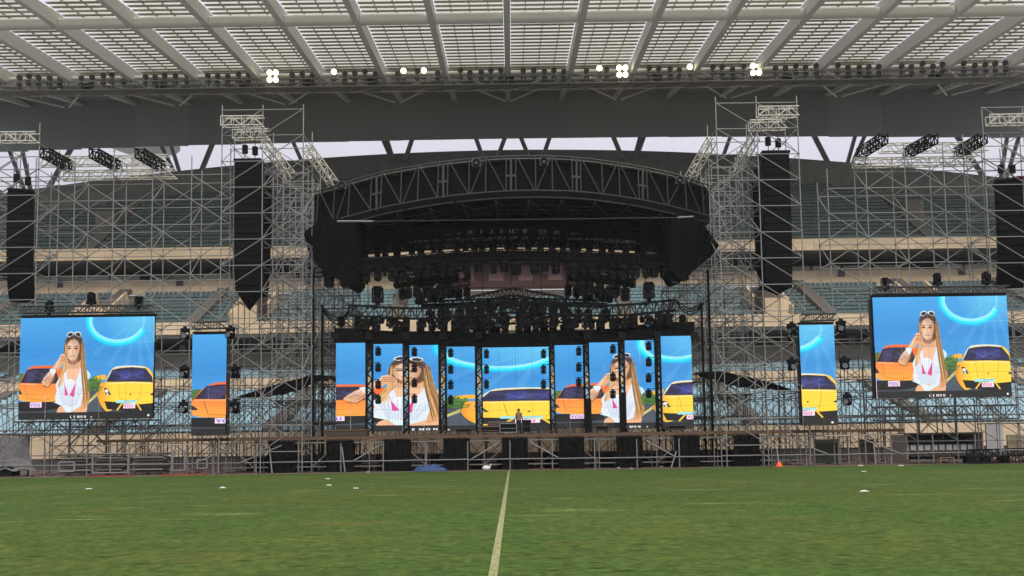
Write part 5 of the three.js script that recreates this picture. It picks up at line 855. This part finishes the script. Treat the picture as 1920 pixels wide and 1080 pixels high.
  for (const [x, w] of [[1820, 'left'], [1850, 'middle'], [1885, 'right']]) { const p = W(x, 862, 56.9); const b = box(p.x, 0.28, -57.1, 0.6, 0.5, 0.5, M.black); b.name = numbered('black_case'); shade(b); tag(b, `small black case between the stacked trusses at the right edge, ${w} one`, 'case'); scene.add(b); }
  // little wooden table, cone, blue tarpaulin, white bag
  { const p = W(1772, 868, 56.9), t = thing('wooden_table', 'low pale wooden table standing on the track at the right', 'table', v3(p.x, 0, -56.9)); put(t, box(p.x, 0.42, -56.9, 1.0, 0.06, 0.6, M.wood), 'top'); for (const sx of [-0.45, 0.45]) for (const sz of [-0.25, 0.25]) put(t, box(p.x + sx, 0.2, -56.9 + sz, 0.09, 0.4, 0.09, M.wood), 'leg'); put(t, box(p.x - 0.42, 0.26, -56.6, 0.1, 0.3, 0.03, M.wood), 'side_board'); }
  { const p = W(1461, 876, 56.2), t = thing('orange_marker', 'orange rounded marker with a thin stick at the edge of the pitch', 'marker', v3(p.x, 0, -56.2)); put(t, new THREE.Mesh(new THREE.LatheGeometry([[0.24, 0], [0.22, 0.06], [0.15, 0.2], [0.08, 0.32], [0.0, 0.36]].map(q => new THREE.Vector2(...q)), 14), M.orange).translateX(p.x).translateZ(-56.2), 'cone'); put(t, tube(v3(p.x - 0.02, 0.3, -56.2), v3(p.x - 0.12, 1.3, -56.2), 0.015, M.white), 'stick'); put(t, box(p.x, 0.015, -56.2, 0.55, 0.03, 0.5, M.orange), 'foot'); }
  const heap = (px, D, w, h, d, mat, name, label, cat, ph) => { const p = W(px, 875, D), g = new THREE.SphereGeometry(1, 22, 12), a = g.attributes.position; for (let i = 0; i < a.count; i++) { const x = a.getX(i), y = a.getY(i), z = a.getZ(i), k = 0.8 + 0.35 * Math.sin(x * 6 + ph) * Math.cos(z * 7 + ph * 2) + 0.16 * Math.sin(x * 17 + y * 9); a.setXYZ(i, x * w / 2 * (0.9 + 0.1 * k), Math.max(0, y * h * k), z * d / 2); } g.computeVertexNormals(); const m = new THREE.Mesh(g, mat); m.position.set(p.x, 0.004, -D); m.name = numbered(name); shade(m); tag(m, label, cat); scene.add(m); return m; };
  heap(808, 57.0, 2.3, 0.42, 0.9, M.tarpBlue, 'blue_tarpaulin', 'crumpled dark blue tarpaulin heaped before the stage', 'tarpaulin', 0.4);
  { const p = W(912, 876, 56.7), t = thing('plastic_bag', 'white plastic bag with a twisted handle lying before the stage', 'bag', v3(p.x, 0, -56.7)); const g = new THREE.SphereGeometry(0.24, 14, 10); g.scale(1.15, 0.7, 0.8); g.translate(p.x, 0.17, -56.7); put(t, new THREE.Mesh(g, M.white), 'bag'); put(t, tube(v3(p.x + 0.22, 0.2, -56.7), v3(p.x + 0.32, 0.44, -56.7), 0.04, M.white), 'handle'); }
  const lit = [[167, 918, 'left of the halfway line, nearest the left edge'], [418, 916, 'pale one far left of the halfway line'], [615, 899, 'pair partner, upper, left of the halfway line'], [617, 911, 'pair partner, lower, left of the halfway line'], [667, 917, 'alone left of the halfway line'], [690, 886, 'at the turf edge below the third cloth panel'], [1048, 879, 'at the turf edge right of the halfway line'], [1160, 878, 'at the turf edge below the third cloth panel from the right'], [1184, 879, 'second one at the turf edge below the third cloth panel from the right'], [1620, 885, 'on the turf below the dark green board'], [1613, 874, 'on the turf edge below the dark brown board'], [1690, 874, 'on the turf edge before the team bench'], [1620, 923, 'alone on the turf far right'], [802, 881, 'below the blue tarpaulin'], [1240, 876, 'below the second cloth panel from the right'], [348, 879, 'on the track below the narrow left screen'], [520, 882, 'on the track below the leftmost cloth panel'], [1120, 874, 'crumpled, between two cloth panels right of centre']];
  lit.forEach(([px, py, w], i) => {
    const d = W(px, py, 10).sub(v3(0, EYE, 0)), k = -EYE / d.y, x = d.x * k, z = d.z * k, g = new THREE.IcosahedronGeometry(0.16, 1), a = g.attributes.position; for (let q = 0; q < a.count; q++) { const X = a.getX(q), Y = a.getY(q), Zz = a.getZ(q), n = 0.8 + 0.4 * Math.sin(X * 31 + i) * Math.sin(Zz * 27 + i * 2); a.setXYZ(q, X * 1.6 * n, Math.max(-0.02, Y * 0.45 * n), Zz * n); } g.computeVertexNormals();
    const m = new THREE.Mesh(g, i === 16 ? M.redBanner : M.white); m.position.set(x, 0.03, z); m.scale.setScalar(rr(0.45, 0.75)); m.name = numbered('litter'); shade(m); tag(m, `white scrap of litter ${w}`, 'litter'); if (i === 16) m.userData.label = 'red scrap of litter on the track below the leftmost cloth panel'; scene.add(m);
  });
  // red boards lying along the turf edge on the left
  for (const [px, D, w] of [[205, 55.0, 'below the tall open frame'], [345, 55.6, 'below the narrow upright frame']]) { const p = W(px, 888, D), m = box(p.x, 0.03, -D, 2.8, 0.05, 0.35, M.redBanner); m.name = numbered('red_board'); shade(m); tag(m, `flat red strip lying at the turf edge ${w}`, 'board'); scene.add(m); }
}
scene.fog = new THREE.FogExp2(0xe2e5ea, 0.00022);
renderer.render(scene, camera);
